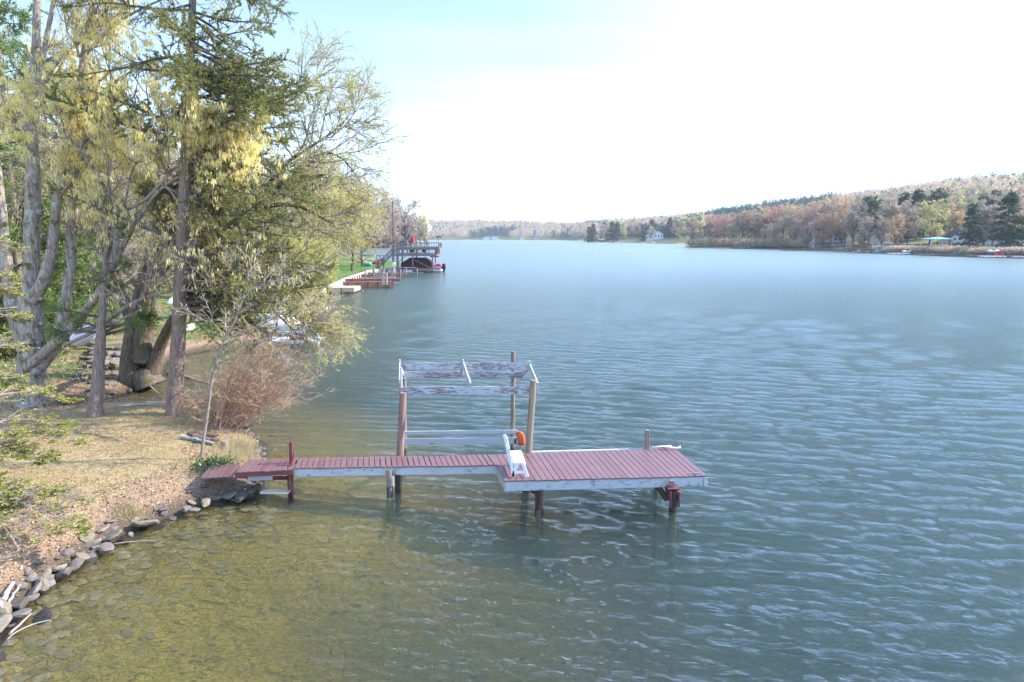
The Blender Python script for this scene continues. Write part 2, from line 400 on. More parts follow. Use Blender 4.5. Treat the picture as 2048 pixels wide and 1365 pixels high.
# lake bed: cobbles with silt and algae between, caustic streaks painted in
vv = nt.nodes.new('ShaderNodeVectorMath'); vv.operation = 'ADD'
nzv = nt.nodes.new('ShaderNodeTexNoise'); nzv.inputs['Scale'].default_value = 3.2; nt.links.new(v, nzv.inputs['Vector'])
sc_ = nt.nodes.new('ShaderNodeVectorMath'); sc_.operation = 'SCALE'; sc_.inputs['Scale'].default_value = .6
nt.links.new(nzv.outputs['Color'], sc_.inputs[0]); nt.links.new(v, vv.inputs[0]); nt.links.new(sc_.outputs[0], vv.inputs[1])
def voro(scale, feat='DISTANCE_TO_EDGE'):
    k = nt.nodes.new('ShaderNodeTexVoronoi'); k.feature = feat; k.voronoi_dimensions = '2D'; k.inputs['Scale'].default_value = scale
    nt.links.new(vv.outputs[0], k.inputs['Vector']); return k
ve = voro(4.2); vc = voro(4.2, 'F1'); ve2 = voro(10.5)
bw = nt.nodes.new('ShaderNodeRGBToBW'); nt.links.new(vc.outputs['Color'], bw.inputs[0])
cob = ramp(nt, bw.outputs[0], [(.1, (.27, .18, .05)), (.4, (.54, .38, .11)), (.6, (.38, .28, .09)), (.9, (.72, .52, .19))])
edge = mr(nt, ve.outputs['Distance'], .0, .14, .62, 1.0); edge2 = mr(nt, ve2.outputs['Distance'], .01, .12, .7, 1.08)
cob = mixc(nt, 1, cob, mixc(nt, 1, edge, edge2, 'MULTIPLY'), 'MULTIPLY')
alg_caustics = ramp(nt, noise(nt, coords(nt, (1, 1.5, 1)), 3.2, 8, .72, 1.6), [(.30, (.18, .13, .04)), (.43, (.46, .33, .07)), (.50, (.98, .70, .14)), (.56, (.66, .47, .10)), (.66, (.34, .27, .07)), (.76, (.82, .60, .15))])  # algae tones; the bright yellow streaks are rippled sunlight painted into the colour
deepf = mr(nt, sh, -.5, -3.2, .25, .95)
bedc = mixc(nt, deepf, cob, alg_caustics)
bedc = mixc(nt, mr(nt, sh, -.02, -.45, 1, 0), bedc, (.10, .08, .05)); isbed = mr(nt, sh, -.02, .05, 1, 0)
c = mixc(nt, isbed, sand, bedc)
bh = mth(nt, 'ADD', mth(nt, 'MULTIPLY', n3, .3), mth(nt, 'MULTIPLY', mth(nt, 'MULTIPLY', edge, isbed), 1.2))
finish(nt, out, c, .95, bh, .8, .05, .12)
gme.materials.append(m)
ground = obj('ground', gme, m, kind='structure')

# ---------------------------------------------------------------- water: a closed body with waves on top
wr = np.random.default_rng(11)
rr = [3.0]
while rr[-1] < 2600: rr.append(rr[-1] * (1.0052 if rr[-1] < 130 else 1.02) )
rr = np.array(rr)
aa = np.concatenate([np.linspace(-180, -50, 27)[:-1], np.linspace(-50, 50, 420), np.linspace(50, 180, 27)[1:]]) * math.pi / 180
RR, AA = np.meshgrid(rr, aa, indexing='ij')
WX = RR * np.sin(AA); WY = RR * np.cos(AA); WZ = np.zeros_like(WX); HX = np.zeros_like(WX); HY = np.zeros_like(WX)
step = np.gradient(rr)[:, None] * np.ones_like(WX) + np.abs(AA > 0.9) * 2 + np.abs(AA < -.9) * 2
# calm near the left shore, rougher out on the lake
sdw = np.interp(-sdist(np.stack([WX.ravel(), WY.ravel()], 1)), [0, 1, 5, 12, 30], [.12, .28, .62, .95, 1.1]).reshape(WX.shape)
for q in range(110):
    lam = 0.18 * (8.0 ** (q / 109)) * wr.uniform(.9, 1.1)
    th = math.radians(-101) + wr.normal(0, .20 if lam > .7 else .34)   # travelling towards the camera, a little to the left
    k = 2 * math.pi / lam; amp = .0040 * lam * (1 if lam < .8 else (.8 / lam) ** .75)
    ph = (WX * math.cos(th) + WY * math.sin(th)) * k + wr.uniform(0, 6.28)
    fade = np.clip((lam / step - 2.2) / 2.5, 0, 1)
    WZ += amp * fade * np.sin(ph)
    HX -= .9 * amp * fade * math.cos(th) * np.cos(ph); HY -= .9 * amp * fade * math.sin(th) * np.cos(ph)
gust = 1 + .22 * cheap_noise(WX, WY, .12, 9)
WZ *= WAVEA * sdw * gust; HX *= -WAVEA * sdw; HY *= -WAVEA * sdw
nr, na = WX.shape
wv = np.stack([WX + HX, WY + HY, WZ], -1).reshape(-1, 3)
wmb = MB()
i = np.arange(nr - 1)[:, None] * na + np.arange(na - 1)[None]
top = np.stack([i, i + na, i + na + 1, i + 1], -1).reshape(-1, 4)
wv[na - 1::na] = wv[0::na]          # close the seam behind the camera
inner = np.arange(na); outer = (nr - 1) * na + np.arange(na)
wv[inner, 2] = 0; wv[outer, 2] = 0
nb = len(wv)
ob = wv[outer].copy(); ob[:, 2] = -12
allv = np.concatenate([wv, ob, [[0, 0, 0], [0, 0, -12]]])
side = np.stack([outer[:-1], nb + np.arange(na - 1), nb + np.arange(1, na), outer[1:]], 1)
capt = np.stack([inner[:-1], inner[1:], np.full(na - 1, nb + na)], 1)
capb = np.stack([nb + np.arange(1, na), nb + np.arange(na - 1), np.full(na - 1, nb + na + 1)], 1)
wmb.add(allv, top[:, ::-1], side[:, ::-1], capt[:, ::-1], capb[:, ::-1])
wme = wmb.mesh('water', smooth=True)
import bmesh
bm = bmesh.new(); bm.from_mesh(wme); bmesh.ops.remove_doubles(bm, verts=bm.verts, dist=1e-5); bmesh.ops.recalc_face_normals(bm, faces=bm.faces); bm.to_mesh(wme); bm.free()
m, nt, out = newmat('lake_water')
v = coords(nt, (1, 1, 1), 'Object', (0, 0, math.radians(11)))
s1 = nt.nodes.new('ShaderNodeMapping'); s1.inputs['Scale'].default_value = (.5, 1.9, 1); nt.links.new(v, s1.inputs[0])
b1 = noise(nt, s1.outputs[0], 5.5, 5, .7, .3)
b2 = noise(nt, s1.outputs[0], 1.1, 4, .6, .2)
hgt = mth(nt, 'ADD', mth(nt, 'MULTIPLY', b1, .055), mth(nt, 'MULTIPLY', b2, .11))
bp = nt.nodes.new('ShaderNodeBump'); bp.inputs['Strength'].default_value = WBUMP; bp.inputs['Distance'].default_value = 1.0
nt.links.new(hgt, bp.inputs['Height'])
fr = nt.nodes.new('ShaderNodeFresnel'); fr.inputs['IOR'].default_value = 1.34; nt.links.new(bp.outputs[0], fr.inputs['Normal'])
gl = nt.nodes.new('ShaderNodeBsdfAnisotropic') if False else nt.nodes.new('ShaderNodeBsdfGlossy')
ra = nt.nodes.new('ShaderNodeAttribute'); ra.attribute_name = 'ripple'; nt.links.new(ra.outputs['Fac'], gl.inputs['Roughness']); nt.links.new(bp.outputs[0], gl.inputs['Normal'])
tr = nt.nodes.new('ShaderNodeBsdfTransparent'); mx = nt.nodes.new('ShaderNodeMixShader')
frm = mth(nt, 'MINIMUM', fr.outputs[0], mth(nt, 'SUBTRACT', .92, mth(nt, 'MULTIPLY', ra.outputs['Fac'], 1.15))); nt.links.new(frm, mx.inputs[0]); nt.links.new(tr.outputs[0], mx.inputs[1]); nt.links.new(gl.outputs[0], mx.inputs[2])
nt.links.new(mx.outputs[0], out.inputs[0])
va = nt.nodes.new('ShaderNodeVolumeAbsorption'); va.inputs[0].default_value = (*WABS_C, 1); va.inputs[1].default_value = WABS_D
vs = nt.nodes.new('ShaderNodeVolumeScatter'); vs.inputs[0].default_value = (*WSC_C, 1); vs.inputs[1].default_value = WSC_D; vs.inputs['Anisotropy'].default_value = .2
ad = nt.nodes.new('ShaderNodeAddShader'); nt.links.new(va.outputs[0], ad.inputs[0]); nt.links.new(vs.outputs[0], ad.inputs[1]); nt.links.new(ad.outputs[0], out.inputs[1])
nv = len(wme.vertices); cc_ = np.empty(nv * 3, np.float32); wme.vertices.foreach_get('co', cc_); cc_ = cc_.reshape(-1, 3)
# ripples too small for the mesh at that distance become surface roughness
rv = np.interp(np.hypot(cc_[:, 0], cc_[:, 1]), [10, 35, 80, 200, 600], [.035, .06, .13, .24, .34]); at = wme.attributes.new('ripple', 'FLOAT', 'POINT'); at.data.foreach_set('value', rv.astype(np.float32))
wme.materials.append(m)
water = obj('water', wme, m, kind='structure')
if HAZE:
    hb = MB(); hb.box((0, 1300, 55), (3600, 3300, 140))
    m, nt, out = newmat('haze')
    pv = nt.nodes.new('ShaderNodeVolumePrincipled'); pv.inputs['Color'].default_value = (.84, .89, 1, 1); pv.inputs['Density'].default_value = HAZE; pv.inputs['Anisotropy'].default_value = .1
    nt.links.new(pv.outputs[0], out.inputs[1])
    obj('haze', hb, m, kind='stuff')
# ---------------------------------------------------------------- materials of built things
RED = m_wood('faded_red_deck_paint', (.36, .125, .13), (10, 10, 10), .16, .6)
REDD = m_wood('dark_red_paint', (.20, .055, .06), (6, 6, 3), .3, .65)
PEEL = m_peel('peeling_white_paint', (.55, .55, .56), (.33, .27, .27), .475)
PEEL2 = m_peel('worn_white_paint', (.56, .56, .56), (.30, .25, .22), .40)
WHITE = m_plain('clean_white_paint', (.86, .86, .84), .45, .04, 6)
POSTW = m_wood('weathered_post', (.30, .235, .165), (9, 9, .8), .45, .85)
POSTR = m_wood('reddish_post', (.33, .20, .16), (9, 9, .8), .4, .85)
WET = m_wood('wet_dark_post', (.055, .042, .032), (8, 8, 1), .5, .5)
GREYW = m_wood('grey_wood', (.26, .225, .20), (6, 6, 2), .35, .85)
ORANGE = m_plain('orange_nylon', (.86, .13, .035), .6, .1, 9)
BLACK = m_plain('black_plastic', (.015, .015, .017), .4, .2, 5)
METAL = m_plain('galvanised_metal', (.42, .42, .42), .4, .15, 8, .5, .8)
CREAM = m_plain('cream_plastic', (.82, .78, .66), .45, .06, 6)

ZD = .92
FL, FR, BR, BL = [G(*p, ZD) for p in ((1008, 962), (1416, 952), (1350, 897), (981, 909.5))]
dock = thing('dock', (2.4, 19, ZD), 'faded red plank dock on posts, wide platform at the end of a narrow walkway', 'dock')
def lerp(a, b, t): return a * (1 - t) + b * t
def planks(a0, a1, b0, b1, n, th=.036, gap=.012, seed=1, colz=None, skip=()):
    """boards running from edge a to edge b, n of them side by side"""
    mb = MB(); r = np.random.default_rng(seed)
    L = np.linalg.norm(a1 - a0); g = gap / L
    cuts = np.linspace(0, 1, n + 1)
    for k in range(n):
        if k in skip: continue
        t0, t1 = cuts[k] + g * .5 * r.uniform(.4, 1.7), cuts[k + 1] - g * .5 * r.uniform(.4, 1.7)
        o = r.uniform(-.012, .02) ; dz = r.uniform(-.004, .004); tl = r.uniform(-.003, .003)
        dirv = (b0 - a0) / np.linalg.norm(b0 - a0)
        p = [lerp(a0, a1, t0) - dirv * o, lerp(a0, a1, t1) - dirv * o, lerp(b0, b1, t1) + dirv * o, lerp(b0, b1, t0) + dirv * o]
        z1 = [q[2] + dz + (tl if i_ in (1, 2) else 0) for i_, q in enumerate(p)]
        mb.prism(p, [z - th for z in z1], z1)
    return mb
# boards: red paint with worn spots
m, nt, out = newmat('deck_paint')
g = nt.nodes.new('ShaderNodeNewGeometry'); v = coords(nt)
n1 = noise(nt, v, 1.3, 6, .65); n2 = noise(nt, v, 22, 5, .7); n3 = noise(nt, coords(nt, (7, 1, 1)), 1.6, 6, .7)
c = ramp(nt, n2, [(.3, (.175, .088, .086)), (.6, (.225, .12, .117)), (.8, (.28, .165, .158))])
c = mixc(nt, .75, c, ramp(nt, g.outputs['Random Per Island'], [(0, (.80, .76, .80)), (.35, (1, .95, 1.02)), (.6, (1.06, 1.0, 1.0)), (.85, (.92, .96, 1.04)), (1, (1.12, 1.1, 1.14))]), 'MULTIPLY')
c = mixc(nt, .5, c, ramp(nt, n1, [(.3, (.8, .76, .78)), (.7, (1.18, 1.15, 1.16))]), 'MULTIPLY')
k = nt.nodes.new('ShaderNodeRGBToBW'); nt.links.new(ramp(nt, n3, [(.685, (0, 0, 0)), (.71, (1, 1, 1))]), k.inputs[0])
c = mixc(nt, k.outputs[0], c, (.62, .50, .42))
n5 = noise(nt, coords(nt, (5, 1.2, 1)), 2.3, 7, .75); k = nt.nodes.new('ShaderNodeRGBToBW'); nt.links.new(ramp(nt, n5, [(.60, (0, 0, 0)), (.72, (.75, .75, .75))]), k.inputs[0]); c = mixc(nt, k.outputs[0], c, (.24, .19, .17))
p_ = finish(nt, out, c, .5, n2, .25, .004, .5)
DECKM = m
obj('platform_boards', planks(FL, FR, BL, BR, 33, seed=3), DECKM, dock, bevel=.004)
for q, w_ in (((1152, 905, .10), 1),):
    pass
# fascia of the platform
def fascia(a, b, z1, z0, off, th=.04, mat=PEEL2, name='fascia_board'):
    mb = MB(); d = (b - a)[:2] / np.linalg.norm((b - a)[:2]); nrm = np.array((d[1], -d[0], 0))
    p = np.array((a[0], a[1], 0)) + nrm * off; q = np.array((b[0], b[1], 0)) + nrm * off
    mb.beam(p + (0, 0, (z1 + z0) / 2), q + (0, 0, (z1 + z0) / 2), th, z1 - z0); return obj(name, mb, mat, dock, bevel=.003)
zt = ZD - .040
ex = (FR - FL) / np.linalg.norm(FR - FL)
fascia(FL + ex * .06, FR - ex * .06, zt, zt - .27, -.045)
fascia(BR - ex * .06, BL + ex * .06, zt, zt - .24, -.045)
fascia(BL, FL, zt, zt - .27, -.03); fascia(FR, BR, zt, zt - .27, -.03)
mb = MB()
for t in (.2, .4, .6, .8): mb.beam(lerp(FL, FR, t) + (0, .1, -.15), lerp(BL, BR, t) + (0, -.1, -.15), .05, .18)
for s_ in (.35, .7): mb.beam(lerp(FL, BL, s_) + (.08, 0, -.33), lerp(FR, BR, s_) + (-.08, 0, -.33), .1, .14)
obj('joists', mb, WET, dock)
for e, dx in ((FL, .03), (FR, -.12)):
    mb = MB(); mb.box(e + np.array((dx + .05, .0, -.175)), (.09, .03, .25)); obj('corner_block', mb, PEEL2, dock, bevel=.003)
# white strip along the back edge
mb = MB(); a = G(1064, 905.5, ZD); b = G(1258, 900.5, ZD); mb.beam(a + (0, .05, .0), b + (0, .05, .0), .05, .05); obj('edge_strip', mb, WHITE, dock, bevel=.004)
# walkway
WF0, WF1 = G(588, 936.5, ZD + .02), G(1000, 930.5, ZD + .02)
WB0, WB1 = G(596, 916.5, ZD + .02), G(984, 909, ZD + .02)
obj('walkway_boards', planks(WF0, WF1, WB0, WB1, 36, seed=5, gap=.02), DECKM, dock, bevel=.004)
fascia(WF0, WF1 - ex * .02, ZD - .022, ZD - .25, -.05)
fascia(WB1, WB0, ZD - .022, ZD - .25, -.05)
# gangway towards the bank
GF0, GF1 = G(471, 945, ZD + .02), G(584, 939.5, ZD + .02); GB0, GB1 = G(496, 919.5, ZD + .02), G(594, 916.5, ZD + .02)
obj('gangway_boards', planks(GF0, GF1, GB0, GB1, 10, seed=6, gap=.022), DECKM, dock, bevel=.004)
fascia(GF0, GF1, ZD - .02, ZD - .14, -.04, mat=REDD); fascia(GB1, GB0, ZD - .02, ZD - .14, -.04, mat=REDD)
RZ = .80
RF0, RF1 = G(400, 957, RZ - .1), G(466, 953, RZ); RB0, RB1 = G(418, 932, RZ - .1), G(481, 927, RZ)
obj('ramp_boards', planks(RF0, RF1, RB0, RB1, 6, seed=8, gap=.022), DECKM, dock, bevel=.004)
mb = MB(); mb.beam(G(470, 952, .70), G(496, 951, .70), .05, .16); obj('ramp_side', mb, REDD, dock, bevel=.004)
mb = MB(); mb.beam(G(496, 957, .62), G(545, 955, .62), .05, .14); obj('sill_beam', mb, PEEL2, dock)
mb = MB(); mb.tube([G(502, 955, .5), G(502, 962, .35), G(505, 968, .25), G(500, 972, .2)], .012, 6); obj('hanging_strap', mb, METAL, dock)
# posts under the dock
def post(parent, name, x, y, z0, z1, r, mat, lean=(0, 0), k=12, top=0, seed=0):
    rg = np.random.default_rng(seed + int(abs(x) * 100)); n = 9; zs = np.linspace(z0, z1, n)
    pts = np.stack([x + lean[0] * (zs - z0) + rg.normal(0, .006, n), y + lean[1] * (zs - z0), zs], 1)
    rad = r * np.linspace(1.06, .94, n) * rg.uniform(.96, 1.04, n)
    mb = MB(); mb.tube(pts, rad, k)
    if top: # splintered top
        for _ in range(7):
            a_ = rg.uniform(0, 6.28); c_ = pts[-1] + np.array((math.cos(a_), math.sin(a_), 0)) * r * .6
            mb.tube([c_ - (0, 0, .02), c_ + (rg.normal(0, .01), rg.normal(0, .01), rg.uniform(.02, .07))], [.022, .004], 5)
    return obj(name, mb, mat, parent, smooth=False)
def wpt(px, py): g_ = G(px, py); return g_[0], g_[1]
def wetband(parent, x, y, r, mat=WET, z=.22):
    pass
x, y = wpt(780, 996); post(dock, 'post', x, y, -2.2, .84, .085, POSTW, top=1)
mb = MB(); mb.tube([(x - .005, y, -2.0), (x, y, .34)], [.093, .091], 12); obj('wet_sleeve', mb, WET, dock, smooth=True)
mb = MB(); mb.box((x + .12, y - .06, .52), (.04, .02, .3)); obj('white_tag', mb, WHITE, dock)
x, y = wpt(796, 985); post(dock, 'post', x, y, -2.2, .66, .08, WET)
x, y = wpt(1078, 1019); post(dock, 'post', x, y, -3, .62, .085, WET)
mb = MB(); mb.box((x + .065, y - .04, .05), (.05, .07, 1.5)); mb.box((x - .09, y + .02, .15), (.05, .05, .85)); obj('post_cleat', mb, REDD, dock, bevel=.005)
mb = MB(); mb.beam((x - .30, y + .1, .62), (x - .02, y + .02, .40), .05, .12); obj('brace', mb, WET, dock)
x, y = wpt(1346, 1022); post(dock, 'post', x, y, -3, .60, .12, WET)
x2, y2 = x, y - .02
mb = MB(); mb.box((x2 - .05, FR[1] - .20, ZD - .145), (.13, .10, .17)); obj('bolt_block', mb, GREYW, dock, bevel=.006)
mb = MB(); mb.box((x2 - .02, FR[1] - .24, ZD - .262), (.34, .24, .035)); obj('bracket_cap', mb, REDD, dock, bevel=.004)
for s_ in (-.11, .12):
    mb = MB(); mb.beam((x2 + s_ - .06, y2 + .35, ZD - .25), (x2 + s_, y2 - .12, .36), .045, .17); mb.box((x2 + s_, y2 - .10, .38), (.045, .1, .44)); obj('bracket_side', mb, REDD, dock, bevel=.004)
mb = MB(); mb.beam((x2 - .42, y2 + .3, ZD - .27), (x2 - .14, y2 + .1, .28), .06, .16); obj('brace', mb, WET, dock)
x, y = wpt(1215, 985); post(dock, 'post', .9, 20.3, -3, .60, .09, WET)
post(dock, 'post', 4.5, 20.3, -3, .60, .09, WET)
# short post sticking up through the far edge
x, y = lerp(BL, BR, .845)[:2]; mb = MB(); mb.box((x, y + .06, .75), (.13, .12, 1.55)); obj('mooring_post', mb, POSTW, dock, bevel=.008)
for e, t in ((G(1331, 897.5, ZD), 0), (G(1391, 950, ZD), 1)):
    mb = MB()
    for s_ in (-.045, .045): mb.box(e + np.array((s_, .03, .02)), (.03, .04, .045))
    mb.tube([e + np.array((-.13, .03, .05)), e + np.array((.13, .03, .05))], .013, 6); obj('mooring_cleat', mb, METAL if t else BLACK, dock)
# steps and grab rail
sx_, sy_ = G(582, 994)[:2]
for k_, (pa, pb, z, dz, mt) in enumerate(((526, 585, .46, 0, REDD), (521, 578, .11, 0, CREAM))):
    a = A(pa, 960, sy_ + (.30 if k_ == 0 else .12)); b = A(pb, 960, sy_ + (.30 if k_ == 0 else .12))
    a[2] = b[2] = z; mb = MB(); mb.beam(a, b, .24, .045); obj('step_tread', mb, mt, dock, label='pale cream step just above the water' if k_ else None, bevel=.004)
for px_ in (528, 577):
    a = A(px_, 960, sy_ + .5); a[2] = .86; b = A(px_, 990, sy_ + .02); b[2] = -.5; mb = MB(); mb.beam(a, b, .045, .13); obj('step_stringer', mb, GREYW if px_ == 528 else REDD, dock, bevel=.004)
a = A(582, 884, sy_ + .25); b = A(582, 990, sy_ + .25); b[2] = -.6; mb = MB(); mb.beam(b, a, .09, .09, (0, 1, 0)); obj('grab_post', mb, REDD, dock, bevel=.005)
a = A(589, 905, sy_ + .1); b = A(579, 950, sy_ - .05); c_ = A(588, 990, sy_ - .08); mb = MB(); mb.beam(b, a, .05, .12, (0, 1, 0)); mb.beam(c_, b, .05, .10, (0, 1, 0)); obj('grab_board', mb, REDD, dock, bevel=.005)

# ---------------------------------------------------------------- bench on the platform
bz = ZD
c0, c1, c2, c3 = G(1027, 926, bz + .43), G(1051, 925, bz + .43), G(1042, 900.5, bz + .43), G(1021, 901.5, bz + .43)
bench = thing('park_bench', ((c0 + c2) / 2 * (1, 1, 0) + (0, 0, bz)), 'white wooden slat-back bench standing on the red platform', 'bench')
mb = MB(); mb.prism([c0 + (0, 0, 0), c1, c2, c3], bz + .39, bz + .43); obj('seat', mb, WHITE, bench, bevel=.006)
mb = MB(); mb.beam((c0 + c1) / 2 + (0, .04, -.07), (c2 + c3) / 2 + (0, -.04, -.07), .34, .06); obj('apron', mb, WHITE, bench, bevel=.004)
for q, (L_, R_) in enumerate(((c0, c1), (c3, c2))):
    yy = L_[1] + (.05 if q == 0 else -.05)
    for side_, (tp, bt) in enumerate(((L_[0] + .10, L_[0] - .02), (R_[0] - .07, R_[0] + .05))):
        mb = MB(); mb.beam((bt, yy, bz + .002), (tp, yy, bz + .39), .05, .10, (1, 0, 0)); obj('leg', mb, WHITE, bench, bevel=.004)
    mb = MB(); mb.beam((L_[0] + .06, yy, bz + .14), (R_[0] - .03, yy, bz + .14), .03, .08); obj('stretcher', mb, WHITE, bench, bevel=.003)
    # back upright, leaning back
    mb = MB(); mb.beam((L_[0] + .0, yy, bz + .02), (L_[0] - .17, yy, bz + .92), .05, .085, (1, 0, 0)); obj('back_upright', mb, WHITE, bench, bevel=.004)
for h_ in (.62, .84):
    a = np.array((c0[0] - .17 * h_ / .92 + .045, c0[1] - .01, bz + h_)); b = np.array((c3[0] - .17 * h_ / .92 + .045, c3[1] + .01, bz + h_))
    mb = MB(); n = 16
    for i_ in range(n):  # board with a scalloped lower edge
        t0, t1 = i_ / n, (i_ + 1) / n; hh = .13 - .035 * math.sin(math.pi * ((t0 + t1) * 2 % 1))
        p, q = lerp(a, b, t0), lerp(a, b, t1); mb.beam(p - (0, 0, hh / 2), q - (0, 0, hh / 2), .022, hh)
    obj('back_slat', mb, WHITE, bench)

# ---------------------------------------------------------------- open frame of a boat shelter behind the walkway
fy, ry, by = 20.35, 21.3, 23.0
frame = thing('boat_shelter_frame', (-1.5, 21.5, 0), 'bare boat shelter frame of log posts and peeling white boards behind the walkway', 'shelter frame')
def logpost(pxb, pyb, pxt, pyt, Y, r, mat, z0=-2.2):
    a = A(pxb, pyb, Y); b = A(pxt, pyt, Y); lean = ((b[0] - a[0]) / (b[2] - a[2]), 0)
    return post(frame, 'log_post', a[0] - lean[0] * (a[2] - z0), Y, z0, b[2], r, mat, lean, 14, seed=int(pxb))
logpost(800, 910, 806, 786, fy, .112, POSTR)['label'] = 'reddish brown log post at the left front'
logpost(1057, 905, 1067, 761, fy, .108, POSTW)
logpost(809, 890, 808, 757, by + .1, .075, POSTW); logpost(1025, 905, 1027, 703, by + .12, .078, POSTW)
def brd(name, p, q, w, h, mat=PEEL, up=(0, 0, 1)):
    mb = MB(); mb.beam(p, q, w, h, up); return obj(name, mb, mat, frame, bevel=.003)
brd('eave_board', A(798, 782, fy + .13), A(1077, 781, fy + .13), .035, .25)
brd('ridge_board', A(796, 732.5, ry), A(1059, 733.5, ry), .035, .23)
brd('rear_board', A(804, 750, by), A(1046, 751, by), .035, .23)
for i_, (pf, pr, pb_) in enumerate((((800, 772), (799.5, 727), (806, 750)), ((941, 772), (926.5, 727), (921, 750)), ((1075, 772), (1059, 730), (1045, 750)))):
    f_ = A(*pf, fy + .13); r_ = A(*pr, ry + (.02 if i_ else 0)); b_ = A(*pb_, by); r_[2] -= .02
    r_ = r_ + (.0, 0, 0)
    brd('rafter', f_ + (0, -.05, .03), r_, .045, .17, PEEL2, (0, 0, 1)); brd('rafter', r_ + (0, 0, -.02), b_ + (0, .04, 0), .045, .15, PEEL2)
    brd('hanger_block', r_ + (-.0, -.035, -.13), r_ + (-.0, -.035, .15), .1, .045, PEEL2, (1, 0, 0)) if i_ != 9 else None
brd('hanger_block', A(802, 735, fy + .1), A(803, 776, fy + .1), .12, .05, PEEL2, (1, 0, 0))
brd('side_rail', A(808, 866.5, by), A(1036, 864, by), .05, .13, PEEL2)
brd('side_rail', A(808, 884, by), A(1033, 882, by), .05, .22, PEEL2)
# life vest over the end of the rail
o_ = A(1042, 876, by - .06)
vest = thing('life_vest', o_, 'orange life vest hanging over the end of the white rail', 'life vest')
mb = MB()
for k_, (dx, w_, h0, h1) in enumerate(((.0, .12, -.26, .17), (.09, .09, -.25, .16))):
    n = 10
    for j in range(n):
        t = j / (n - 1); z = h0 + (h1 - h0) * t
        ww = w_ * (.95 + .25 * math.sin(t * 3.1)) * (1 - .35 * max(0, t - .75) * 4 * .5)
        if j: pass
    zs = np.linspace(h0, h1, n); rad = w_ * np.array([.72, .93, 1, 1, .98, .95, .9, .84, .74, .4])
    mb.tube(np.stack([o_[0] + dx - .02 - .03 * np.linspace(0, 1, n) ** 2, np.full(n, o_[1] - .03 * k_), o_[2] + zs], 1), rad * .9, 10)
mb.tube([o_ + (-.16, .06, .13), o_ + (-.05, 0, .18), o_ + (.05, -.02, .15)], [.04, .06, .05], 8)
obj('vest_body', mb, ORANGE, vest, smooth=True)
mb = MB(); mb.tube([o_ + (-.22, 0, -.20), o_ + (-.20, 0, -.06), o_ + (-.12, 0, -.02), o_ + (-.05, -.02, -.05)], .018, 6); mb.tube([o_ + (-.2, 0, -.08), o_ + (-.18, 0, -.2)], .02, 6); obj('strap', mb, BLACK, vest)
# looped white hose on the far corner
o_ = G(1352, 897, ZD + .05); pts = []
for j in range(26):
    a_ = j / 25 * 2 * math.pi * 1.05; pts.append(o_ + np.array((-.02 + .26 * math.cos(a_) - .1, .06 + .09 * math.sin(a_), .03 + .015 * math.sin(2 * a_))))
pts = [o_ + np.array((-.75, .1, 0)), o_ + np.array((-.5, .1, .02))] + pts[6:]
mb = MB(); mb.tube(pts, .028, 8); obj('hose_loop', mb, CREAM, None, 'cream hose looped over the far corner of the red platform', 'hose', origin=o_, smooth=True)
# ---------------------------------------------------------------- growing trees
def nrm(v): return v / (np.linalg.norm(v, axis=-1, keepdims=True) + 1e-9)
def curve(pts, n=14):
    """smooth polyline through a few points"""
    p = np.asarray(pts, float); m = len(p); t = np.linspace(0, m - 1, n); o = []
    for q in t:
        i = min(int(q), m - 2); f = q - i
        a, b, c, d = p[max(i - 1, 0)], p[i], p[i + 1], p[min(i + 2, m - 1)]
        o.append(.5 * ((2 * b) + (-a + c) * f + (2 * a - 5 * b + 4 * c - d) * f * f + (-a + 3 * b - 3 * c + d) * f ** 3))
    return np.array(o)
def shoots(P, R, N, t, ang, length, n, rg, grav=0., wander=.12, r0=.55, rmax=9., r1=.004, bias=None, shrink=.5, wlen=True):
    """N child branches on the branches P(B,n,3),R(B,n)"""
    B, m, _ = P.shape
    seg = np.linalg.norm(np.diff(P, axis=1), axis=2).sum(1)
    idx = rg.choice(B, N, p=seg / seg.sum()) if wlen else np.arange(N) % B
    tt = rg.uniform(t[0], t[1], N); f = tt * (m - 1); i = np.minimum(f.astype(int), m - 2); fr = (f - i)[:, None]
    pos = P[idx, i] * (1 - fr) + P[idx, i + 1] * fr
    tan = nrm(P[idx, i + 1] - P[idx, i]); rad = R[idx, i] * (1 - fr[:, 0]) + R[idx, i + 1] * fr[:, 0]
    pr = rg.normal(size=(N, 3))
    if bias is not None: pr = pr + np.asarray(bias)
    pr = nrm(pr - (pr * tan).sum(1, keepdims=True) * tan)
    a = rg.uniform(ang[0], ang[1], N)[:, None] * math.pi / 180
    d = tan * np.cos(a) + pr * np.sin(a)
    L = rg.uniform(length[0], length[1], N) * (1 - shrink * (tt - t[0]) / max(1e-6, t[1] - t[0]))
    out = [pos]
    for k in range(n - 1):
        out.append(out[-1] + d * (L / (n - 1))[:, None])
        d = nrm(d + rg.normal(size=(N, 3)) * wander + np.array((0, 0, grav)))
    Q = np.stack(out, 1); rs = np.minimum(rad * r0, rmax)
    RR = rs[:, None] * np.linspace(1, 0, n)[None] + r1
    return Q, RR
def along(P, N, rg, t=(0.1, 1)):
    B, m, _ = P.shape; seg = np.linalg.norm(np.diff(P, axis=1), axis=2).sum(1)
    idx = rg.choice(B, N, p=seg / seg.sum()); f = rg.uniform(t[0], t[1], N) * (m - 1); i = np.minimum(f.astype(int), m - 2); fr = (f - i)[:, None]
    return P[idx, i] * (1 - fr) + P[idx, i + 1] * fr, nrm(P[idx, i + 1] - P[idx, i])
